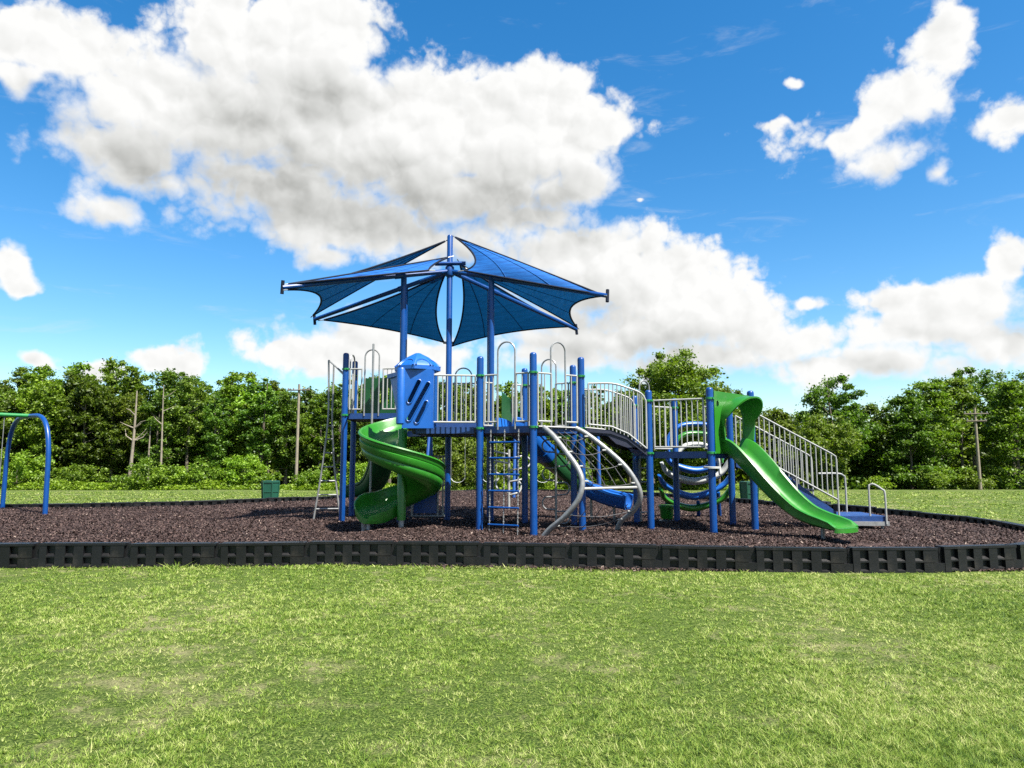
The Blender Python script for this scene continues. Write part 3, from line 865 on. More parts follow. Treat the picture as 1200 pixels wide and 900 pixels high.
def rear_slides():
    # sectional blue and green slide behind the middle deck
    path = cr([(-.15, 14.30, 2.08), (.10, 14.62, 2.02), (.45, 15.0, 1.72), (.85, 15.28, 1.32), (1.25, 15.38, .98), (1.65, 15.36, .72), (2.05, 15.24, .56), (2.46, 15.02, .47)], 6)
    n = len(path); root = None
    for i0, i1, m in ((0, 16, 'blue_plastic'), (15, 29, 'dark_green_plastic'), (28, n, 'blue_plastic')):
        seg = path[i0:i1]
        b = MB().sweep(trough_prof(.235, .25), seg)
        if root is None: root = b.build('sectional_slide', m, PLAY, 50)
        else: b.build('slide_section', m, root, 50)
    for i in (15, 28):
        MB().sweep([(x * 1.09, y * 1.06 - .01) for x, y in trough_prof(.235, .25)], path[i - 1:i + 2]).build('slide_flange', 'blue_plastic', root, 50)
    for k in (n - 12, n - 5):
        p = path[k]; MB().lathe([(.03, -.1), (.03, p.z - .03)], (p.x, p.y, 0), 10).build('slide_leg', 'galvanised', root)
    # dark green slide off the back of the upper deck
    path = cr([(-2.75, 15.95, 2.46), (-2.85, 16.3, 2.40), (-3.02, 16.8, 1.85), (-3.25, 17.4, 1.10), (-3.55, 17.9, .70), (-3.95, 18.25, .58), (-4.25, 18.4, .54)], 6)
    s = MB().sweep(trough_prof(.26, .26), path).build('rear_slide', 'dark_green_plastic', PLAY, 50)
    MB().lathe([(.03, -.1), (.03, .55)], (-3.9, 18.2, 0), 10).build('slide_leg', 'galvanised', s)


rear_slides()


def panels():
    def slots(xs, z0, z1, r=.035):
        out = []
        for x in xs:
            pts = [(x + r * math.cos(math.pi * k / 6), z1 + r * math.sin(math.pi * k / 6)) for k in range(7)]
            pts += [(x - r * math.cos(math.pi * k / 6), z0 - r * math.sin(math.pi * k / 6)) for k in range(7)]; out.append(pts)
        return out
    d = SLb - P2; u = d.normalized(); nn = Vector((u.y, -u.x, 0)); Ln = d.length
    a = MB().plate([(.22, 0), (Ln - .1, 0), (Ln - .1, .84), (.22, .84)], slots((.42, .62, .82, 1.0), .26, .58), .03, P2 + Vector((0, 0, ZL + .05)), u, (0, 0, 1), nn).build('wall_panel', 'dark_green_plastic', PLAY, 30)
    u = (SRb - SLb).normalized(); nn = Vector((u.y, -u.x, 0))
    MB().plate([(.25, 0), (.80, 0), (.80, .80), (.25, .80)], slots((.42, .62), .25, .55), .03, SLb + nn * .05 + Vector((0, 0, ZC + .05)), u, (0, 0, 1), nn).build('wall_panel', 'dark_green_plastic', PLAY, 30)
    # green slide entrance shell at the back corner of the middle deck
    b = MB(); v = []; f = []
    for k in range(9):
        s = k / 8; c = SRf.lerp(K_, .18 + .55 * s) + Vector((.1, .25, 0)); bul = .18 * math.sin(math.pi * s)
        for z, w in ((ZM + .03, 0), (ZM + .45, 1), (ZM + .86 - .5 * s, .6)): v.append((c.x + bul * w * .6, c.y + bul * w, z))
        for z, w in ((ZM + .03, 0), (ZM + .45, 1), (ZM + .86 - .5 * s, .6)): v.append((c.x + bul * w * .6 + .02, c.y + bul * w + .03, z))
    for k in range(8):
        i, j = k * 6, k * 6 + 6
        f += [(i, i + 1, j + 1, j), (i + 1, i + 2, j + 2, j + 1), (i + 4, i + 3, j + 3, j + 4), (i + 5, i + 4, j + 4, j + 5), (i + 2, i + 5, j + 5, j + 2), (i, j, j + 3, i + 3)]
    f += [(0, 3, 4, 1), (1, 4, 5, 2), (48, 49, 52, 51), (49, 50, 53, 52)]
    b.add(v, f).build('slide_guard', 'dark_green_plastic', PLAY, 50)
    # blue activity panel in a grey frame below the decks
    o = MB().box((-1.98, 14.30, .40), (-1.52, 14.33, 1.46)).build('activity_panel', 'blue_steel', PLAY, 0)
    fr = MB()
    for x in (-2.02, -1.50, -1.40): fr.tube([(x, 14.31, .34), (x, 14.31, 1.54)], .02, 8)
    fr.tube([(-2.04, 14.31, 1.54), (-1.36, 14.31, 1.54)], .02, 8); fr.tube([(-2.04, 14.31, .34), (-1.36, 14.31, .34)], .02, 8)
    fr.build('panel_frame', 'galvanised', o)
    MB().tube([(-1.42, 14.31, .34), (-1.42, 14.75, .34)], .02, 6).build('panel_bracket', 'green_steel', o)


panels()


def ladders():
    # tall flared ladder at the left end
    root = MB()
    lf = cr([(-4.02, 15.20, 3.64), (-4.0, 15.20, 2.9), (-4.0, 15.2, 2.3), (-4.10, 15.22, 1.3), (-4.27, 15.25, .12)], 6)
    rt = cr([(-3.93, 15.30, 3.56), (-3.93, 15.3, 2.9), (-3.93, 15.3, 2.3), (-3.86, 15.32, 1.3), (-3.70, 15.35, .12)], 6)
    root.tube(lf, .02, 8); root.tube(rt, .02, 8)
    root.tube([lf[0], (-3.62, 14.9, 3.32)], .018, 8); root.tube([rt[0], (-3.60, 15.5, 3.2)], .018, 8)
    o = root.build('flared_ladder', 'galvanised', PLAY)
    for z in (.42, .72, 1.02, 1.32, 1.62, 1.92, 2.2):
        def at(p):
            for a, b in zip(p, p[1:]):
                if a.z >= z >= b.z: return a.lerp(b, (a.z - z) / (a.z - b.z))
        MB().tube([at(lf), at(rt)], .016, 8).build('rung', 'galvanised', o)
    MB().tube(cr([(-3.52, 15.1, ZL - .02), (-3.52, 15.1, 3.4), (-3.52, 15.12, 3.68), (-3.50, 15.25, 3.76), (-3.5, 15.42, 3.66), (-3.5, 15.44, 3.3), (-3.5, 15.44, ZL)], 5), .017, 8).build('hand_hoop', 'galvanised', PLAY)
    # fire pole in front of the upper deck
    fp = MB().tube([(-2.80, 13.98, -.1), (-2.80, 13.98, 3.80)], .022, 10).build('fire_pole', 'galvanised', PLAY)
    MB().tube([(-2.80, 13.98, 3.79), (-2.95, 14.74, 3.79)], .018, 8).build('pole_arm', 'galvanised', fp)
    # chain ladder below the front opening of the middle deck
    d = H_ - G_; u = d.normalized(); nn = Vector((u.y, -u.x, 0)); a, b = G_ + u * .26 + nn * .06, G_ + u * .82 + nn * .06
    ch = MB(); mid = (a + b) / 2
    for p in (a, mid, b):
        ch.tube([p + Vector((0, 0, ZM - .05)), p + nn * .02 + Vector((0, 0, 1.1)), p + nn * .05 + Vector((0, 0, MZ - .02))], .009, 6)
        for k in range(24): 
            z = ZM - .1 - k * .075; ch.lathe([(.004, -.024), (.014, -.012), (.014, .012), (.004, .024)], p + nn * (.06 * (ZM - z) / 2) * .8 + Vector((0, 0, z)), 5)
    o = ch.build('chain_ladder', 'galvanised', PLAY)
    for z in (1.78, 1.50, 1.21, .92, .63, .33):
        k = .03 * (ZM - z); MB().tube([a + nn * k - u * .02 + Vector((0, 0, z)), b + nn * k + u * .02 + Vector((0, 0, z))], .017, 8).build('rung', 'blue_steel', o)
    # small rung ladder under the right deck
    d = (E_ - F_).normalized(); nn = Vector((-d.y, d.x, 0)); a, b = F_ + d * .16 + nn * .05, F_ + d * .46 + nn * .05
    o = MB().tube([a + Vector((0, 0, -.1)), a + Vector((0, 0, ZR + .2))], .018, 8).tube([b + Vector((0, 0, -.1)), b + Vector((0, 0, ZR + .2))], .018, 8).build('rung_ladder', 'galvanised', PLAY)
    for z in (.42, .72, 1.02, 1.30): MB().tube([a + Vector((0, 0, z)), b + Vector((0, 0, z))], .015, 8).build('rung', 'galvanised', o)
    # serpentine loop climber at the back edge of the middle deck
    c = Vector((.88, 14.16, 0)); lp = MB(); lp.tube([c + Vector((0, 0, .1)), c + Vector((0, 0, ZM + .1))], .022, 8)
    for k, z in enumerate((1.72, 1.15, .58)):
        for s in (-1, 1):
            zz = z if s < 0 else z - .285
            pts = [c + Vector((0, 0, zz + .15))] + [c + Vector((s * (.17 + .10 * math.cos(q)), .03, zz + .12 * math.sin(q) + .03)) for q in [math.pi / 2 - math.pi * j / 8 for j in range(9)]] + [c + Vector((0, 0, zz - .10))]
            lp.tube(pts, .016, 8)
    lp.build('loop_climber', 'galvanised', PLAY)


ladders()


def net_climber():
    Lp = cr([(.56, 12.36, ZM - .02), (.72, 12.20, 1.88), (.92, 11.95, 1.60), (1.10, 11.75, 1.32), (1.16, 11.66, 1.08), (1.08, 11.66, .80), (.86, 11.76, .52), (.62, 11.92, .30), (.47, 12.02, .10)], 7)
    Rp = cr([(1.16, 12.72, ZM - .02), (1.36, 12.64, 1.92), (1.70, 12.50, 1.64), (2.0, 12.40, 1.34), (2.20, 12.36, 1.02), (2.24, 12.40, .78), (2.12, 12.55, .54), (1.95, 12.75, .36), (1.86, 12.86, .10)], 7)
    o = MB().tube(Lp, .046, 12).build('net_climber', 'galvanised', PLAY)
    MB().tube(Rp, .046, 12).build('climber_rail', 'galvanised', o)
    MB().tube([(H_.x + .08, H_.y + .03, ZM - .01), (I_.x - .08, I_.y - .02, ZM - .01)], .04, 8, .5).build('climber_header', 'pale_steel', o)
    MB().tube([(1.15, 11.68, .99), (2.22, 12.37, .99)], .024, 10).build('cross_bar', 'pale_steel', o)
    n = len(Lp)
    for i in (8, 14, 20, 27, 41, 47):
        a, b = Lp[i], Rp[i]; m_ = (a + b) / 2 + Vector((.02, .08, -.07))
        MB().tube(cr([a, m_, b], 6), .008, 6).build('net_cable', 'cable', o)
        k = MB()
        for e, w in ((a, b), (b, a)):
            d = (w - e).normalized(); k.tube([e + d * .045, e + d * .13], .015, 8)
        k.build('cable_ferrule', 'pale_steel', o)
    for s in (.2, .4, .6, .8):
        pts = []
        for i in (0, 8, 14, 20, 27):
            a, b = Lp[i], Rp[i]; q = 4 * s * (1 - s); pts.append(a.lerp(b, s) + Vector((.02, .08, -.07)) * q)
        MB().tube(pts, .007, 6).build('net_cable', 'cable', o)
        pts = []
        for i in (36, 41, 47, 52):
            a, b = Lp[i], Rp[i]; q = 4 * s * (1 - s); pts.append(a.lerp(b, s) + Vector((.02, .08, -.07)) * q)
        MB().tube(pts, .007, 6).build('net_cable', 'cable', o)


net_climber()


def ribbon_climber():
    o = None
    def add(pts, m, w=.115):
        nonlocal o
        q = cr(pts, 7); k = len(q) - 1
        b = MB().tube(q, [w * (.28 + .42 * math.sin(math.pi * i / k)) for i in range(k + 1)], 10, 1.9, updir=(0, 1, 0))
        if o is None: o = b.build('ribbon_climber', m, PLAY, 60)
        else: b.build('ribbon_rung', m, o, 60)
    cx, cy = 4.02, 15.3
    for (z, rx, ry, dip, m) in ((.62, .78, .55, .22, 'green_plastic'), (.92, .80, .42, .26, 'blue_plastic'), (1.20, .74, .28, .20, 'white_plastic'), (1.42, .66, .18, .18, 'blue_plastic')):
        add([(cx - rx, cy + .15, z + .22), (cx - rx * .75, cy + .1 + ry * .5, z - .03), (cx, cy + ry, z - dip), (cx + rx * .75, cy + .1 + ry * .5, z - .03), (cx + rx, cy + .15, z + .26)], m)
    for (z, rx, m) in ((2.22, .62, 'blue_plastic'), (2.02, .52, 'green_plastic'), (1.78, .46, 'white_plastic')):
        add([(cx - rx, cy - .10, z - .62), (cx - rx * 1.0, cy, z - .3), (cx - rx * .6, cy + .05, z - .03), (cx, cy + .1, z + .03), (cx + rx * .6, cy + .05, z - .03), (cx + rx, cy, z - .3), (cx + rx, cy - .10, z - .62)], m, .085)
    for (x, y, x2, z) in ((3.55, 16.05, 3.42, .70), (4.25, 16.15, 4.15, .55), (4.75, 16.2, 4.62, .75)):
        MB().tube([(x, y, -.1), (x2, y - .35, z)], .042, 10).build('climber_leg', 'blue_steel', o)
    MB().lathe([(.15, 1.315), (.15, 1.345), (.13, 1.35)], (B_.x, B_.y, 0), 14).build('hand_disc', 'white_plastic', o)


ribbon_climber()


def stairs():
    y0, y1 = 13.16, 14.14; n = 5; x0, x1, zt, zb = 4.50, 6.02, ZR, .46
    o = None
    def stringer(y):
        pts = [(x0, zt - .02)]; sx = (x1 - x0) / n; sz = (zt - zb) / n
        for i in range(n):
            pts += [(x0 + sx * i + sx * .35, zt - sz * i - .03), (x0 + sx * i + sx, zt - sz * (i + 1) + .05)]
        pts += [(x1, zb - .03), (x1, zb - .16)]
        for i in range(n, 0, -1): pts += [(x0 + sx * i - sx * .55, zt - sz * i - .16 + sz * .25), ]
        pts += [(x0, zt - .28)]
        return pts
    o = MB().plate(stringer(0), [], .03, (0, y0, 0), (1, 0, 0), (0, 0, 1), (0, -1, 0)).build('stairs', 'stair_coating', PLAY, 0)
    MB().plate(stringer(0), [], .03, (0, y1, 0), (1, 0, 0), (0, 0, 1), (0, -1, 0)).build('stringer', 'stair_coating', o, 0)
    for i in range(1, n):
        x = x0 + (x1 - x0) * (i - .25) / n; z = zt - (zt - zb) * i / n
        MB().box((x, y0 + .035, z - .04), (x + .30, y1 - .005, z)).box((x, y0 + .035, z - .16), (x + .025, y1 - .005, z - .03)).build('tread', 'deck_coating', o, 0)
    for y in (y0 - .05, y1 + .05):
        railing([(4.53, y, 1.56), (6.04, y, .73)], [(4.53, y, 2.36), (5.2, y, 1.99), (5.95, y, 1.585), (6.03, y, 1.53), (6.04, y, 1.45)], 15, parent=PLAY, foot=.0)
        MB().tube([(6.04, y, .2), (6.04, y, .75)], .018, 8).build('rail_leg', 'pale_steel', PLAY)
        MB().tube([(5.28, y, 1.18), (5.28, y, .94)], .018, 8).build('rail_leg', 'pale_steel', PLAY)
    # transfer platform and its grab rails
    t = MB().prism([(6.08, 13.06), (6.86, 13.0), (6.92, 14.1), (6.08, 14.16)], .30, .44).build('transfer_platform', 'stair_coating', PLAY, 0)
    MB().box((6.10, 12.985, .27), (6.90, 13.03, .345)).build('platform_rail', 'galvanised', t, 0)
    for x in (6.14, 6.82):
        for y in (13.1, 14.05): MB().lathe([(.025, -.1), (.025, .31)], (x, y, 0), 8).build('platform_leg', 'galvanised', t)
    for pts in ([(6.06, 13.95, 1.20), (6.45, 14.0, 1.20), (6.58, 14.02, 1.16), (6.62, 14.03, 1.05), (6.62, 14.03, .40)],
                [(6.60, 13.08, .34), (6.60, 13.08, .93), (6.62, 13.08, 1.0), (6.68, 13.05, 1.02), (6.80, 13.0, .93), (6.84, 12.98, .84), (6.84, 12.98, .30)]):
        MB().tube(cr(pts, 4), .018, 8).build('grab_rail', 'pale_steel', t)


stairs()

# ------------------------------------------------------------------ shade canopy
def shade():
    root = thing('shade_canopy', (SC.x, SC.y, MZ), 'blue fabric sail canopy on tall blue posts rising through the play decks', 'canopy')
    PK, HB = 6.48, 5.66
    MB().lathe([(.064, -.1), (.064, PK - .03), (.05, PK), (.01, PK + .015)], (SC.x, SC.y, 0), 16).build('mast', 'blue_steel', root)
    LN, RN, LF, RF, BK = Vector((-4.43, 13.22, 4.78)), Vector((1.92, 13.8, 4.75)), Vector((-4.76, 16.6, 4.84)), Vector((1.60, 17.15, 4.70)), Vector((-1.74, 18.9, 4.66))
    hub = Vector((SC.x, SC.y, HB))
    for p, tip in ((SLf, LN), (SRf, RN), (SLb, LF), (SRb, RF)):
        d = tip - hub; s = max(.05, min(1, (p - hub).xy.dot(d.xy) / d.xy.length_squared)); q = hub + d * s
        MB().lathe([(.062, -.1), (.062, q.z + .02)], (q.x, q.y, 0), 16).build('support_post', 'blue_steel', root)
    for tip in (LN, RN, LF, RF, BK):
        d = (tip - hub); ln = d.length
        r = MB().tube([hub + d * .01, hub + d * .5, tip], [.05, .05, .045], 10).build('rafter', 'blue_steel', root)
        MB().tube([hub + d * .30, hub + d * .36], .062, 10).build('rafter_sleeve', 'blue_steel', r)
        s = Vector((-d.y, d.x, 0)).normalized(); up = Vector((0, 0, 1))
        MB().tube([tip + s * .02 + up * .13, tip - s * .02 - up * .13] if abs(d.y) < 2.5 else [tip - s * .14, tip + s * .14], .035, 8).build('tip_plate', 'hem', r)
    MB().tube([hub + Vector((-.32, -.08, .14)), hub + Vector((.36, -.06, .16))], .06, 10, .7).build('hub_bracket', 'blue_steel', root)
    MB().lathe([(.09, HB - .12), (.10, HB - .1), (.10, HB + .08), (.09, HB + .1)], (SC.x, SC.y, 0), 16).build('hub', 'blue_steel', root)

    def sail(a, b, c, conc=(.1, .1, .1), bulge=Vector((0, 0, 0)), n=16):
        """three-cornered sail with hollow edges; conc is each edge's inward sag"""
        a, b, c = map(Vector, (a, b, c)); g = (a + b + c) / 3
        def edge(p, q, k, t):
            m_ = (p + q) / 2; return p.lerp(q, t) + (g - m_) * (k * 4 * t * (1 - t))
        def at(u_, v_, s_):
                p = a * u_ + b * v_ + c * s_
                # edge sag blended over the face
                p = p + (g - (a + b) / 2) * conc[0] * 4 * u_ * v_ * (1 - s_) ** 2 + (g - (b + c) / 2) * conc[1] * 4 * v_ * s_ * (1 - u_) ** 2 + (g - (c + a) / 2) * conc[2] * 4 * s_ * u_ * (1 - v_) ** 2
                return p + bulge * (27 * u_ * v_ * s_)
        v = []; idx = {}
        for i in range(n + 1):
            for j in range(n + 1 - i):
                idx[i, j] = len(v); v.append(at(1 - (i + j) / n, i / n, j / n))
        f = []
        for i in range(n):
            for j in range(n - i):
                f.append((idx[i, j], idx[i + 1, j], idx[i, j + 1]))
                if i + j < n - 1: f.append((idx[i + 1, j], idx[i + 1, j + 1], idx[i, j + 1]))
        o = MB().add(v, f).build('sail', 'shade_fabric', root, 60)
        for q in (.35, .68):
            MB().tube([at(1 - t_, t_ * (1 - q), t_ * q) for t_ in np.linspace(.12, 1, 12)], .011, 5).build('seam', 'shade_fabric', o)
        E1 = [v[idx[i, 0]] for i in range(n + 1)]; E2 = [v[idx[n - i, i]] for i in range(n + 1)]; E3 = [v[idx[0, n - i]] for i in range(n + 1)]
        MB().tube(E1, .022, 6).tube(E2, .022, 6).tube(E3, .022, 6).build('hem', 'hem', o)
        MB().tube([a, a + (a - g).normalized() * .16], .012, 6).tube([b, b + (b - g).normalized() * .14], .012, 6).tube([c, c + (c - g).normalized() * .14], .012, 6).build('corner_link', 'galvanised', o)
    pk = Vector((SC.x, SC.y, PK))
    lerp = lambda p, q, t: Vector(p).lerp(Vector(q), t)
    up = Vector((0, 0, 1))
    # right front (its lit outer face shows), left front strip, left, right, back pair
    sail(pk + Vector((.12, -.02, -.05)), lerp(hub, RN, .97) + up * .0, hub + Vector((.36, -.50, -.13)), (-.05, .0, .35), Vector((.02, -.06, .05)))
    sail(hub + Vector((-.02, -.30, .22)), lerp(hub, LN, .97) + up * .05, lerp(hub, LN, .12) + Vector((0, -.62, -.12)), (.10, .02, .1), Vector((0, -.02, -.02)))
    sail(pk + Vector((-.12, .05, -.12)), lerp(hub, LN, .97) - up * .06, lerp(hub, LF, .98) + Vector((-.05, -.15, .05)), (.30, .36, .06))
    sail(hub + Vector((.40, .02, .05)), lerp(hub, RN, .97) - up * .02, lerp(hub, RF, .99) + Vector((.03, -.12, .02)), (.04, .42, .10))
    sail(hub + Vector((-.10, .10, -.02)), lerp(hub, LF, .95) + Vector((.05, .1, -.05)), lerp(hub, BK, .93) + Vector((-.12, 0, -.10)), (.12, .12, .22), Vector((0, 0, .10)))
    sail(hub + Vector((.22, .10, .20)), lerp(hub, RF, .95) + Vector((-.05, .1, .02)), lerp(hub, BK, .97) + Vector((.10, 0, -.14)), (.06, .18, .20), Vector((0, 0, .10)))


shade()

# ------------------------------------------------------------------ swings and other loose equipment
def swing_arch(b, A, B, top, r=.055):
    u = (B - A).normalized(); pts = [A + Vector((0, 0, -.1)), A + u * .03 + Vector((0, 0, .8)), A + u * .08 + Vector((0, 0, top * .66)), A + u * .30 + Vector((0, 0, top * .88)),
                                     A + u * .75 + Vector((0, 0, top * .985)), (A + B) / 2 + Vector((0, 0, top)), B - u * .75 + Vector((0, 0, top * .985)), B - u * .30 + Vector((0, 0, top * .88)), B - u * .08 + Vector((0, 0, top * .66)), B - u * .03 + Vector((0, 0, .8)), B + Vector((0, 0, -.1))]
    return b.tube(cr(pts, 5), r, 12)


def belt_swing(root, p, top, u, w=.44):
    b = MB(); pts = [p - u * w / 2 + Vector((0, 0, .10)), p - u * w * .3, p + Vector((0, 0, -.04)), p + u * w * .3, p + u * w / 2 + Vector((0, 0, .10))]
    o = MB().tube(cr(pts, 4), .08, 8, .12, updir=(0, 0, 1)).build('swing_seat', 'white_plastic', root, 60)
    for e in (pts[0], pts[-1]): b.tube([e, Vector((e.x, e.y, top))], .008, 5)
    b.build('swing_chain', 'galvanised', o)


def swings():
    A, B = Vector((-10.92, 16.60, 0)), Vector((-13.30, 18.50, 0)); c = (A + B) / 2; u = (B - A).normalized(); pd = Vector((-u.y, u.x, 0))
    pd = pd if pd.y < 0 else -pd
    root = thing('arch_swing', (A.x, A.y, MZ), 'arched blue swing frame with green top beam standing in the mulch', 'swing')
    swing_arch(MB(), A, B, 2.56).build('arch_leg', 'blue_steel', root)
    o2 = pd * 3.6; swing_arch(MB(), A + o2, B + o2, 2.56).build('arch_leg', 'blue_steel', root)
    MB().tube([c + pd * -.05 + Vector((0, 0, 2.57)), c + pd * 3.65 + Vector((0, 0, 2.57))], .05, 12).build('top_beam', 'green_steel', root)
    belt_swing(root, c + pd * .75 + Vector((.0, 0, .74)), 2.53, pd); belt_swing(root, c + pd * 2.6 + Vector((0, 0, .74)), 2.53, pd)
    root = thing('bay_swing', (.1, 25.2, MZ), 'straight swing set with green top beam seen beneath the raised decks', 'swing')
    for x in (-2.95, .13, 3.1):
        for dy in (-.9, .9): MB().tube([(x + dy * .08, 25.2 + dy, -.1), (x + dy * .02, 25.2 + dy * .1, 2.33)], .055, 10).build('swing_leg', 'blue_steel', root)
    MB().tube([(-3.1, 25.2, 2.34), (3.2, 25.2, 2.34)], .05, 10).build('top_beam', 'green_steel', root)
    for x in (-1.93, -.8, 1.1, 2.2): belt_swing(root, Vector((x, 25.2, .72)), 2.3, Vector((1, 0, 0)), .5)
    # branching climber
    root = thing('branch_climber', (-.08, 18.6, MZ), 'pale grey branching pipe climber standing behind the middle deck', 'climber')
    MB().tube([(-.08, 18.6, -.1), (-.08, 18.6, 1.75)], .035, 10).build('trunk_pipe', 'pale_steel', root)
    for z, s, ln in ((.55, 1, .28), (.62, -1, .3), (.9, 1, .42), (1.05, -1, .35), (1.2, 1, .5), (1.38, -1, .45), (1.5, 1, .38), (1.62, -1, .42)):
        pts = cr([(-.08, 18.6, z), (-.08 + s * ln * .5, 18.55, z + .04), (-.08 + s * ln, 18.6, z + .10), (-.08 + s * ln * 1.15, 18.66, z + .25), (-.08 + s * ln * .9, 18.7, z + .38)], 5)
        MB().tube(pts, .024, 8).build('branch_pipe', 'pale_steel', root)
    # stepping pod
    root = thing('stepping_pod', (3.27, 15.0, MZ), 'small round green stepping pod on the mulch behind the rung ladder', 'stepping pod')
    MB().lathe([(.12, .235), (.125, .25), (.145, .44), (.165, .45), (.17, .50), (.155, .525), (.05, .53)], (3.27, 15.0, 0), 24, lambda k: 1 - .06 * (k % 3 == 0)).build('pod_top', 'green_plastic', root, 30)
    MB().lathe([(.05, .0), (.05, .24)], (3.27, 15.0, 0), 12).build('pod_stem', 'galvanised', root)
    MB().lathe([(.17, .185), (.17, .205), (.06, .225)], (3.27, 15.0, 0), 18).build('pod_foot', 'galvanised', root)


swings()


def trash_cans():
    def can(x, y, lab):
        z = float(gz(x, y)); root = thing('trash_can', (x, y, z), lab, 'trash can')
        def ring(r0, r1, z0, z1, n=6): return MB().lathe([(r0, z + z0), (r1, z + z1)], (x, y, 0), n)
        ring(.27, .31, .03, .70).build('can_body', 'can_green', root, 20)
        ring(.335, .335, .70, .76).build('can_lid', 'can_green', root, 20)
        ring(.24, .24, 0, .03).build('can_base', 'can_green', root, 20)
        for k in range(6):
            a = math.pi / 3 * k; MB().tube([(x + .285 * math.cos(a), y + .285 * math.sin(a), z + .03), (x + .325 * math.cos(a), y + .325 * math.sin(a), z + .70)], .02, 6).build('corner_rib', 'can_green', root)
        MB().lathe([(.313 * .98, z + .36), (.313 * .98, z + .39)], (x, y, 0), 6).build('band', 'can_green', root, 20)
    can(-8.75, 25.6, 'dark green hexagonal trash can on the grass with only open lawn behind it')
    can(8.12, 24.2, 'dark green trash can half hidden behind the green wave slide')


trash_cans()


def utility_pole(x, y, h, lean, lab, arm):
    z = float(gz(x, y)); root = thing('utility_pole', (x, y, z), lab, 'utility pole')
    top = Vector((x + lean, y, z + h))
    MB().tube([(x, y, z - .3), top], [.15, .10], 12).build('pole', 'post_wood', root)
    for k, (dz, w) in enumerate(arm):
        p = top - Vector((lean * dz / h, 0, dz)); a = MB().tube([p + Vector((-w, -.14, 0)), p + Vector((w, -.14, .02))], .065, 6).build('crossarm', 'bark', root)
        for s in (-.9, -.45, .45, .9): MB().lathe([(.05, .06), (.07, .12), (.05, .2), (.02, .22)], p + Vector((s * w, -.14, 0)), 8).build('insulator', 'galvanised', a)


utility_pole(-18.9, 61.8, 9.3, .0, 'taller pale wooden utility pole before the dense wood, a crossarm near its top', [(.55, 1.0)])
utility_pole(41.4, 62.5, 7.2, .0, 'shorter pale wooden utility pole before the layered cypress trees', [(.5, 1.1), (1.15, .9)])

# ------------------------------------------------------------------ trees
def leaf_cards(P, size, r, upbias=.25):
    """rhombic leaf sprays: P (n,3) centres"""
    n = len(P)
    nrm = r.normal(0, 1, (n, 3)); nrm[:, 2] = np.abs(nrm[:, 2]) + upbias; nrm /= np.linalg.norm(nrm, axis=1)[:, None]
    t = r.normal(0, 1, (n, 3)); t -= nrm * (t * nrm).sum(1)[:, None]; t /= np.linalg.norm(t, axis=1)[:, None]
    b = np.cross(nrm, t); s = (size * r.uniform(.55, 1.35, n))[:, None]; w = s * r.uniform(.45, .8, (n, 1))
    V = np.zeros((n, 4, 3)); V[:, 0] = P - t * s; V[:, 1] = P - b * w + nrm * s * .15; V[:, 2] = P + t * s; V[:, 3] = P + b * w + nrm * s * .15
    return V.reshape(-1, 3)


def trunk_mesh(b, h, r0, lean, r, limbs):
    pts = [Vector((lean[0] * t * t, lean[1] * t * t, h * t)) + Vector((r.uniform(-.08, .08), r.uniform(-.08, .08), 0)) * (t > 0) for t in np.linspace(0, 1, 8)]
    pts[0].z = -.3
    b.tube(pts, [r0 * (1.25 if i == 0 else 1 - .82 * i / 7) for i in range(8)], 8)
    for tip, s in limbs:
        t = s * 7; i = min(6, int(t)); p = pts[i].lerp(pts[i + 1], t - i); q = Vector(tip); m_ = p.lerp(q, .5) + Vector((0, 0, -.06 * (q - p).length))
        rr = r0 * (1 - .8 * s) * .5
        b.tube([p, m_, q], [rr, rr * .7, rr * .25], 6)


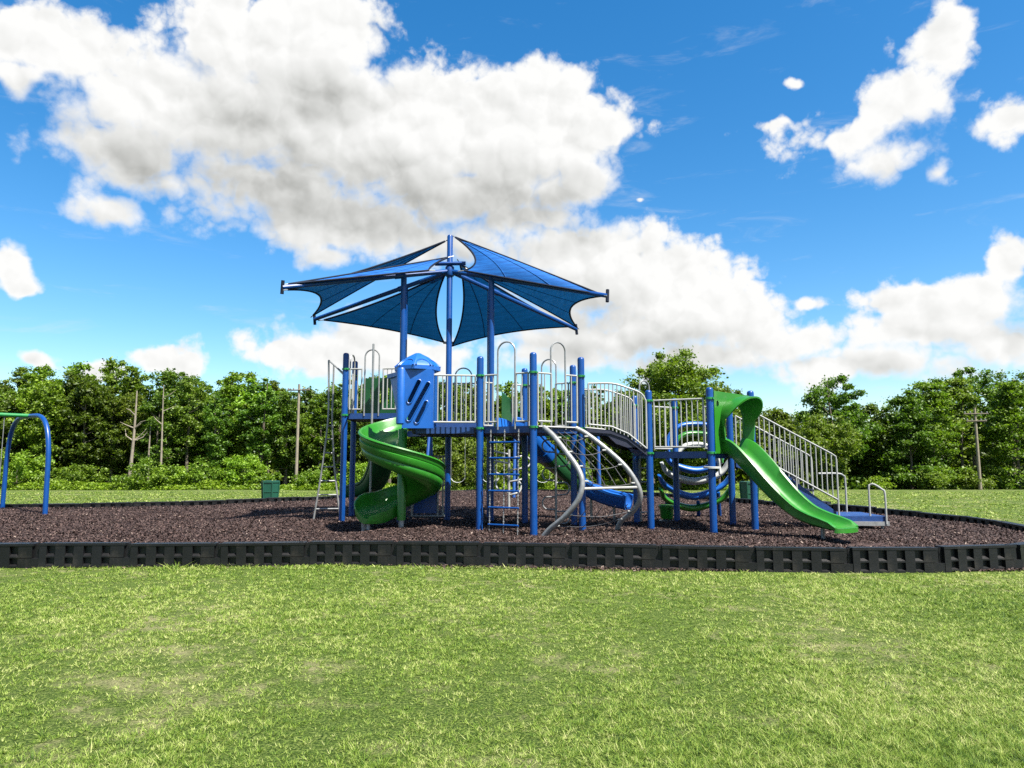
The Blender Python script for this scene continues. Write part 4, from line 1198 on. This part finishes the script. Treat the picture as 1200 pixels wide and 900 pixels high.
def make_tree(name, seed, h, rx, crown0, nclump, per, lsize, style, lm, label, cat='tree', group=None, trunk=.17):
    r = np.random.RandomState(seed); rx0 = rx; C = []; rad = []
    if style == 'broad':
        cz = (crown0 + h) / 2; rz = (h - crown0) / 2
        nclump = int(nclump * (1.45 if trunk > .15 and nclump not in (104, 92, 112, 84, 100, 108) else 1))
        while len(C) < nclump:
            d = r.normal(0, 1, 3); d /= np.linalg.norm(d); s = r.uniform(.30, 1.0) ** .55
            lob = 1 + .22 * math.sin(3 * math.atan2(d[1], d[0]) + seed) + .15 * math.sin(5 * d[2] + seed * 2)
            p = np.array([d[0] * rx * s * lob, d[1] * rx * s * lob, cz + d[2] * rz * s * (1 if d[2] > 0 else .95)])
            C.append(p); rad.append(r.uniform(.26, .66) * (rx / 2.4) ** .4)
    elif style == 'layered':
        for k in range(nclump):
            t = r.rand() ** .8; z = crown0 + (h - crown0) * t; R_ = rx * (1.08 - t) ** .75 * r.uniform(.25, 1.0) ** .5; a = r.uniform(0, 6.283)
            z = round(z / .75 + .25 * math.sin(a * 2 + seed)) * .75 + r.normal(0, .1)
            C.append(np.array([R_ * math.cos(a), R_ * math.sin(a), z - .16 * R_])); rad.append(r.uniform(.5, .9))
    C = np.array(C); rad = np.array(rad); P = []; per = int(per * 2.0)
    for c, q in zip(C, rad):
        g = r.normal(0, 1, (per, 3)); g /= np.linalg.norm(g, axis=1)[:, None]; g *= (r.rand(per) ** .45 * np.where(r.rand(per) < .28, r.uniform(1.1, 2.0, per), 1.))[:, None] * q
        g[:, 2] *= .45 if style == 'layered' else .72
        P.append(c + g)
    P = np.concatenate(P); P = P[P[:, 2] > .15]
    me = np_mesh('crown', leaf_cards(P, lsize * .64, r), 4, lm)
    root = thing(name, (0, 0, 0), label, cat, group)
    o = bpy.data.objects.new('crown', me); col.objects.link(o); o.parent = root
    b = MB(); pick = r.choice(len(C), min(len(C), 12), replace=False)
    limbs = []
    for k in pick:
        s = np.clip((C[k][2] - rx0 * .35) / h, .22, .93); limbs.append((C[k], float(s)))
    trunk_mesh(b, h * .95, trunk * h / 11, (r.uniform(-.5, .5), r.uniform(-.3, .3)), random.Random(seed), limbs)
    tk = bpy.data.objects.new('trunk', b.mesh('trunk', 'bark')); col.objects.link(tk); tk.parent = root
    return root


rng = random.Random(42)
WG = 'trees of the wood behind the play area'
LAB = ['tall leafy green tree in the dense wood beyond the lawn', 'dark green tree in the dense wood beyond the lawn', 'olive tinted tree in the dense wood beyond the lawn']
protos = []
for i, (h, rx, c0, ncl, per, ls, lm, li) in enumerate([(11.5, 1.9, 2.6, 104, 62, .20, 'leaf_mid', 0), (12.2, 1.6, 2.0, 92, 62, .19, 'leaf_dark', 1), (11.0, 2.2, 2.4, 112, 62, .20, 'leaf_bright', 0),
                                                      (12.6, 1.8, 4.2, 84, 60, .18, 'leaf_olive', 2), (11.8, 1.6, 1.0, 100, 62, .19, 'leaf_mid', 1), (10.6, 2.0, .8, 108, 62, .19, 'leaf_dark', 0)]):
    protos.append((make_tree('broadleaf_tree', 100 + i, h, rx, c0, ncl, per, ls, 'broad', lm, LAB[li], 'tree', WG), h))
used = set()


def plant(i, x, y, hgt, label=None):
    root, h0 = protos[i]; s = hgt / h0; sc_ = (s * rng.uniform(.95, 1.2), s * rng.uniform(.95, 1.2), s); z = float(gz(x, y))
    if i in used: return tree_copy(root, (x, y, z), rng.uniform(0, 6.28), sc_, label)
    used.add(i); root.location = (x, y, z); root.rotation_euler = (0, 0, rng.uniform(0, 6.28)); root.scale = sc_
    if label: root['label'] = label
    return root


def wood():
    # three staggered rows across the back; heights follow the photographed skyline
    sky = [(-62, 11.4), (-50, 11.2), (-44, 12.0), (-38, 11.8), (-33, 11.6), (-30, 11.0), (-25, 10.9), (-20, 10.8), (-14, 10.5), (-8, 10.6), (-2, 10.2), (4, 10.0), (9, 9.6), (14, 9.6), (20, 8.6), (24, 8.0)]
    near = [(-48, 'beyond the end of the arched swing'), (-41, 'behind the arched swing'), (-36.5, 'next to the forked dead tree'), (-30.5, 'behind the slim bare trunks'), (-24, 'between dead trees and utility pole'), (-18, 'by the taller utility pole'),
            (-12.5, 'behind the flared ladder'), (-7, 'behind the spiral slide'), (-1.5, 'behind the canopy mast'), (5, 'behind the chain ladder'), (11, 'behind the net climber'), (99, 'beside the broad rounded tree')]
    def hgt(x): return float(np.interp(x, [a for a, _ in sky], [b for _, b in sky]))
    for row, (y, st, k) in enumerate(((66.5, 2.35, .90), (70.5, 2.5, .99), (75, 2.9, 1.05))):
        x = -58 + row * 1.3
        while x < 22:
            yy = y + rng.uniform(-1.2, 1.2); i = rng.randrange(6); look = ('tall leafy green', 'narrow dark green', 'light green', 'olive tinted', 'low branched green', 'bushy dark')[i]
            where = next(w for lim, w in near if x * 66 / yy < lim)
            plant(i, x + rng.uniform(-.7, .7), yy, hgt(x * 66 / yy) * k * rng.uniform(.84, 1.12) * (yy / 68) ** .5, f"{look} tree in the wood's {('front', 'middle', 'back')[row]} row {where}")
            x += st * rng.uniform(.8, 1.25)


wood()


def single_trees():
    # rounded tree above the bridge
    def place(t, x, y, rz=0.): t.location = (x, y, float(gz(x, y))); t.rotation_euler = (0, 0, rz)
    t = make_tree('round_tree', 7, 11.8, 5.2, .4, 230, 95, .19, 'broad', 'leaf_mid', 'broad rounded light green tree rising behind the bridge railings', 'tree'); place(t, 14.2, 60)
    t = make_tree('thin_tree', 8, 9.6, 1.6, 4.0, 26, 60, .17, 'broad', 'leaf_dark', 'slender dark tree peeping out beside the rounded tree', 'tree'); place(t, 20.2, 64)
    t = make_tree('young_tree', 9, 7.6, 2.4, .6, 60, 85, .18, 'broad', 'leaf_olive', 'low dull green tree behind the green slide panel', 'tree'); place(t, 22.6, 63)
    t = make_tree('olive_tree', 10, 6.3, 2.3, .1, 80, 90, .16, 'broad', 'leaf_olive', 'bushy olive green small tree beyond the stair railing', 'tree'); place(t, 25.4, 57)
    t = make_tree('olive_tree', 15, 7.0, 2.4, .1, 74, 90, .17, 'broad', 'leaf_dark', 'squat dark tree tucked behind the bushy olive green small tree', 'tree'); place(t, 24.6, 64)
    t = make_tree('open_tree', 11, 10.8, 3.3, 1.6, 78, 100, .19, 'broad', 'leaf_dark', 'tall open crowned dark tree beyond the transfer platform, sky showing through', 'tree'); place(t, 30.4, 66)
    t = make_tree('broadleaf_tree', 12, 8.2, 3.1, .2, 90, 95, .19, 'broad', 'leaf_dark', 'dark shady tree between the open crowned tree and the cypresses', 'tree'); place(t, 34.8, 68)
    # layered cypresses
    cy = [(36.8, 65, 8.8, 3.1, 'leaf_dark', 'layered dark cypress at the edge of the shady tree'), (39.6, 66, 10.2, 3.3, 'leaf_mid', 'lighter layered cypress beside the shorter utility pole'), (43.8, 68.5, 10.6, 3.4, 'leaf_olive', 'olive layered cypress right behind the shorter utility pole'),
          (47.4, 66, 10.0, 3.3, 'leaf_mid', 'yellow green layered cypress past the shorter utility pole'), (51.5, 67, 10.4, 3.5, 'leaf_dark', 'last layered cypress in view past the shorter utility pole')]
    for i, (x, y, h, rx, lm, lab) in enumerate(cy):
        t = make_tree('cypress_tree', 40 + i, h, rx, .5, 105, 85, .19, 'layered', lm, lab, 'tree', 'layered cypresses'); place(t, x, y, i)
    t = make_tree('broadleaf_tree', 50, 13.0, 3.6, 4.0, 84, 105, .20, 'broad', 'leaf_dark', 'tallest dark green tree overtopping the layered cypresses', 'tree'); place(t, 48.6, 74)
    t = make_tree('broadleaf_tree', 51, 12.4, 3.4, 4.0, 76, 105, .20, 'broad', 'leaf_dark', 'second tall dark tree overtopping the layered cypresses', 'tree'); place(t, 53.5, 75)
    t = make_tree('broadleaf_tree', 52, 9.4, 3.4, .4, 84, 95, .20, 'broad', 'leaf_dark', 'dark tree filling the gap behind the layered cypresses', 'tree'); place(t, 41.5, 74)
    for k, (x, y, h) in enumerate(((28.2, 74, 8.2), (32.6, 75, 8.4), (37.0, 75, 8.6))):
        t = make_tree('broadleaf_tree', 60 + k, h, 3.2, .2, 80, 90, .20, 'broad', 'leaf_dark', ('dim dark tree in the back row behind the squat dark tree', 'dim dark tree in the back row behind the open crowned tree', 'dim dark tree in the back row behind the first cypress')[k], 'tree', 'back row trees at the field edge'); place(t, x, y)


single_trees()


def dead_trees():
    for (x, y, h, seed, lab, br) in ((-35.0, 64.0, 9.2, 1, 'bare pale dead tree with forked limbs standing before the wood', 7), (-32.3, 64.4, 9.8, 2, 'slim bare pale trunk beside a shorter bare trunk before the wood', 3), (-33.4, 64.8, 6.9, 3, 'short bare pale trunk snapped off before the wood', 0)):
        r = random.Random(seed); z = float(gz(x, y)); root = thing('dead_tree', (x, y, z), lab, 'tree', 'bare dead trees')
        b = MB(); pts = [Vector((x + .25 * math.sin(t * 2 + seed) + (.5 * t if seed == 1 else .25 * t), y, z - .2 + h * t)) for t in np.linspace(0, 1, 9)]
        r0 = .155 if seed == 1 else .10
        b.tube(pts, [r0 * (1.15 - .8 * i / 8) for i in range(9)], 8).build('trunk', 'dead_bark', root)
        for k in range(br):
            s = r.uniform(.5, .93); i = int(s * 8); p = pts[i]; sg = -1 if k % 2 else 1
            q1 = p + Vector((sg * r.uniform(.35, .8), r.uniform(-.4, .4), r.uniform(.25, .6))); q2 = q1 + Vector((sg * r.uniform(.2, .6), r.uniform(-.3, .3), r.uniform(.1, .7)))
            MB().tube([p, q1, q2], [r0 * .45, r0 * .3, r0 * .12], 6).build('limb', 'dead_bark', root)


dead_trees()


def shrubs():
    specs = [(-43.2, 61.5, 3.3, 2.3, 'leaf_bright', 'large bright yellow green shrub at the foot of the wood behind the swing arch'), (-37.8, 62.2, 2.3, 1.7, 'leaf_mid', 'green shrub at the foot of the bare forked dead tree'),
             (-40.3, 62.6, 2.0, 1.5, 'leaf_mid', 'small green shrub between the bright swing side shrub and the dead tree'),
             (-31.4, 61.0, 2.7, 2.2, 'leaf_mid', 'wide green shrub below the slim bare trunks'), (-29.2, 61.6, 2.0, 1.5, 'leaf_bright', 'bright low shrub beside the wide green shrub'),
             (-26.6, 62, 2.4, 1.8, 'leaf_mid', 'rounded shrub at the wood edge midway to the utility pole'), (-23.8, 62.2, 3.0, 2.0, 'leaf_bright', 'light green shrub near the taller utility pole'), (-22.0, 61.4, 1.9, 1.5, 'leaf_mid', 'low dark shrub in front of the light green shrub'),
             (-17.2, 61.6, 1.8, 1.6, 'leaf_mid', 'low shrub past the taller utility pole'), (-13.6, 61.8, 2.6, 1.7, 'leaf_bright', 'bright shrub seen behind the flared ladder'), (-8.5, 62, 2.6, 2.2, 'leaf_mid', 'green shrub seen behind the spiral slide'),
             (-3.2, 61.5, 4.6, 3.2, 'leaf_olive', 'tall grey green shrub seen under the middle deck'), (1.8, 61.5, 3.2, 2.2, 'leaf_bright', 'bright shrub seen through the chain ladder'), (5.2, 61.5, 2.6, 2.0, 'leaf_mid', 'green shrub seen behind the net climber'),
             (37.2, 63, 1.9, 1.5, 'leaf_olive', 'small olive shrub at the foot of the dark shady tree'), (33.0, 63.4, 1.1, 1.1, 'leaf_bright', 'little bright shrub at the field edge under the open crowned tree'), (41.4, 63.5, 1.7, 1.4, 'leaf_olive', 'small shrub close by the shorter utility pole')]
    for i, (x, y, h, rx, lm, lab) in enumerate(specs):
        t = make_tree('shrub', 200 + i, h, rx, .0, int(22 * rx), 95, .15, 'broad', lm, lab, 'shrub', 'shrubs along the field edge', trunk=.12)
        t.location = (x, y, float(gz(x, y)) - .1)
    # creeping ground cover at the edge of the mown field, and the deep wood behind
    r = np.random.RandomState(77); n = 42000
    x = r.uniform(-62, 24, n); y = 59.6 + 2.8 * r.rand(n); hh = np.clip(.55 + .28 * pnoise(x, y, .9, 4), .15, 1.2) * np.clip((y - 59.4) / .8, .15, 1)
    P = np.stack([x, y, gz(x, y) + r.rand(n) ** .7 * hh], 1)
    o = bpy.data.objects.new('ground_cover', np_mesh('ground_cover', leaf_cards(P, .10, r, .5), 4, 'leaf_bright')); col.objects.link(o)
    tag(o, 'bright creeping vines along the edge of the mown field', 'ground cover', kind='stuff')
    n = 52000; x = r.uniform(-75, 66, n); y = r.uniform(80, 88, n)
    top = np.interp(x, [-75, 10, 24, 34, 66], [10.6, 9.4, 7.0, 7.4, 10.0]) * (.86 + .10 * pnoise(x, y, .5, 8))
    P = np.stack([x, y, gz(x, y) + r.rand(n) * np.maximum(top, 2)], 1)
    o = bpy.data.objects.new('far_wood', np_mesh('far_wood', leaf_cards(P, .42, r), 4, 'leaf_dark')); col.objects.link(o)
    tag(o, 'deep shaded interior of the wood behind the first rows of trees', 'wood', kind='stuff')
    n = 9000; x = r.uniform(26, 56, n); y = r.uniform(65, 70, n); P = np.stack([x, y, gz(x, y) + r.rand(n) ** 1.5 * 1.3], 1)
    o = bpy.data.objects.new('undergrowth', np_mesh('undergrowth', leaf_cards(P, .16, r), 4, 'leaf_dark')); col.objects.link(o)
    tag(o, 'low dark undergrowth beneath the cypresses', 'undergrowth', kind='stuff')


shrubs()
sc.cycles.max_bounces = 6; sc.cycles.transparent_max_bounces = 4; sc.cycles.use_denoising = False; sc.cycles.sample_clamp_indirect = 4
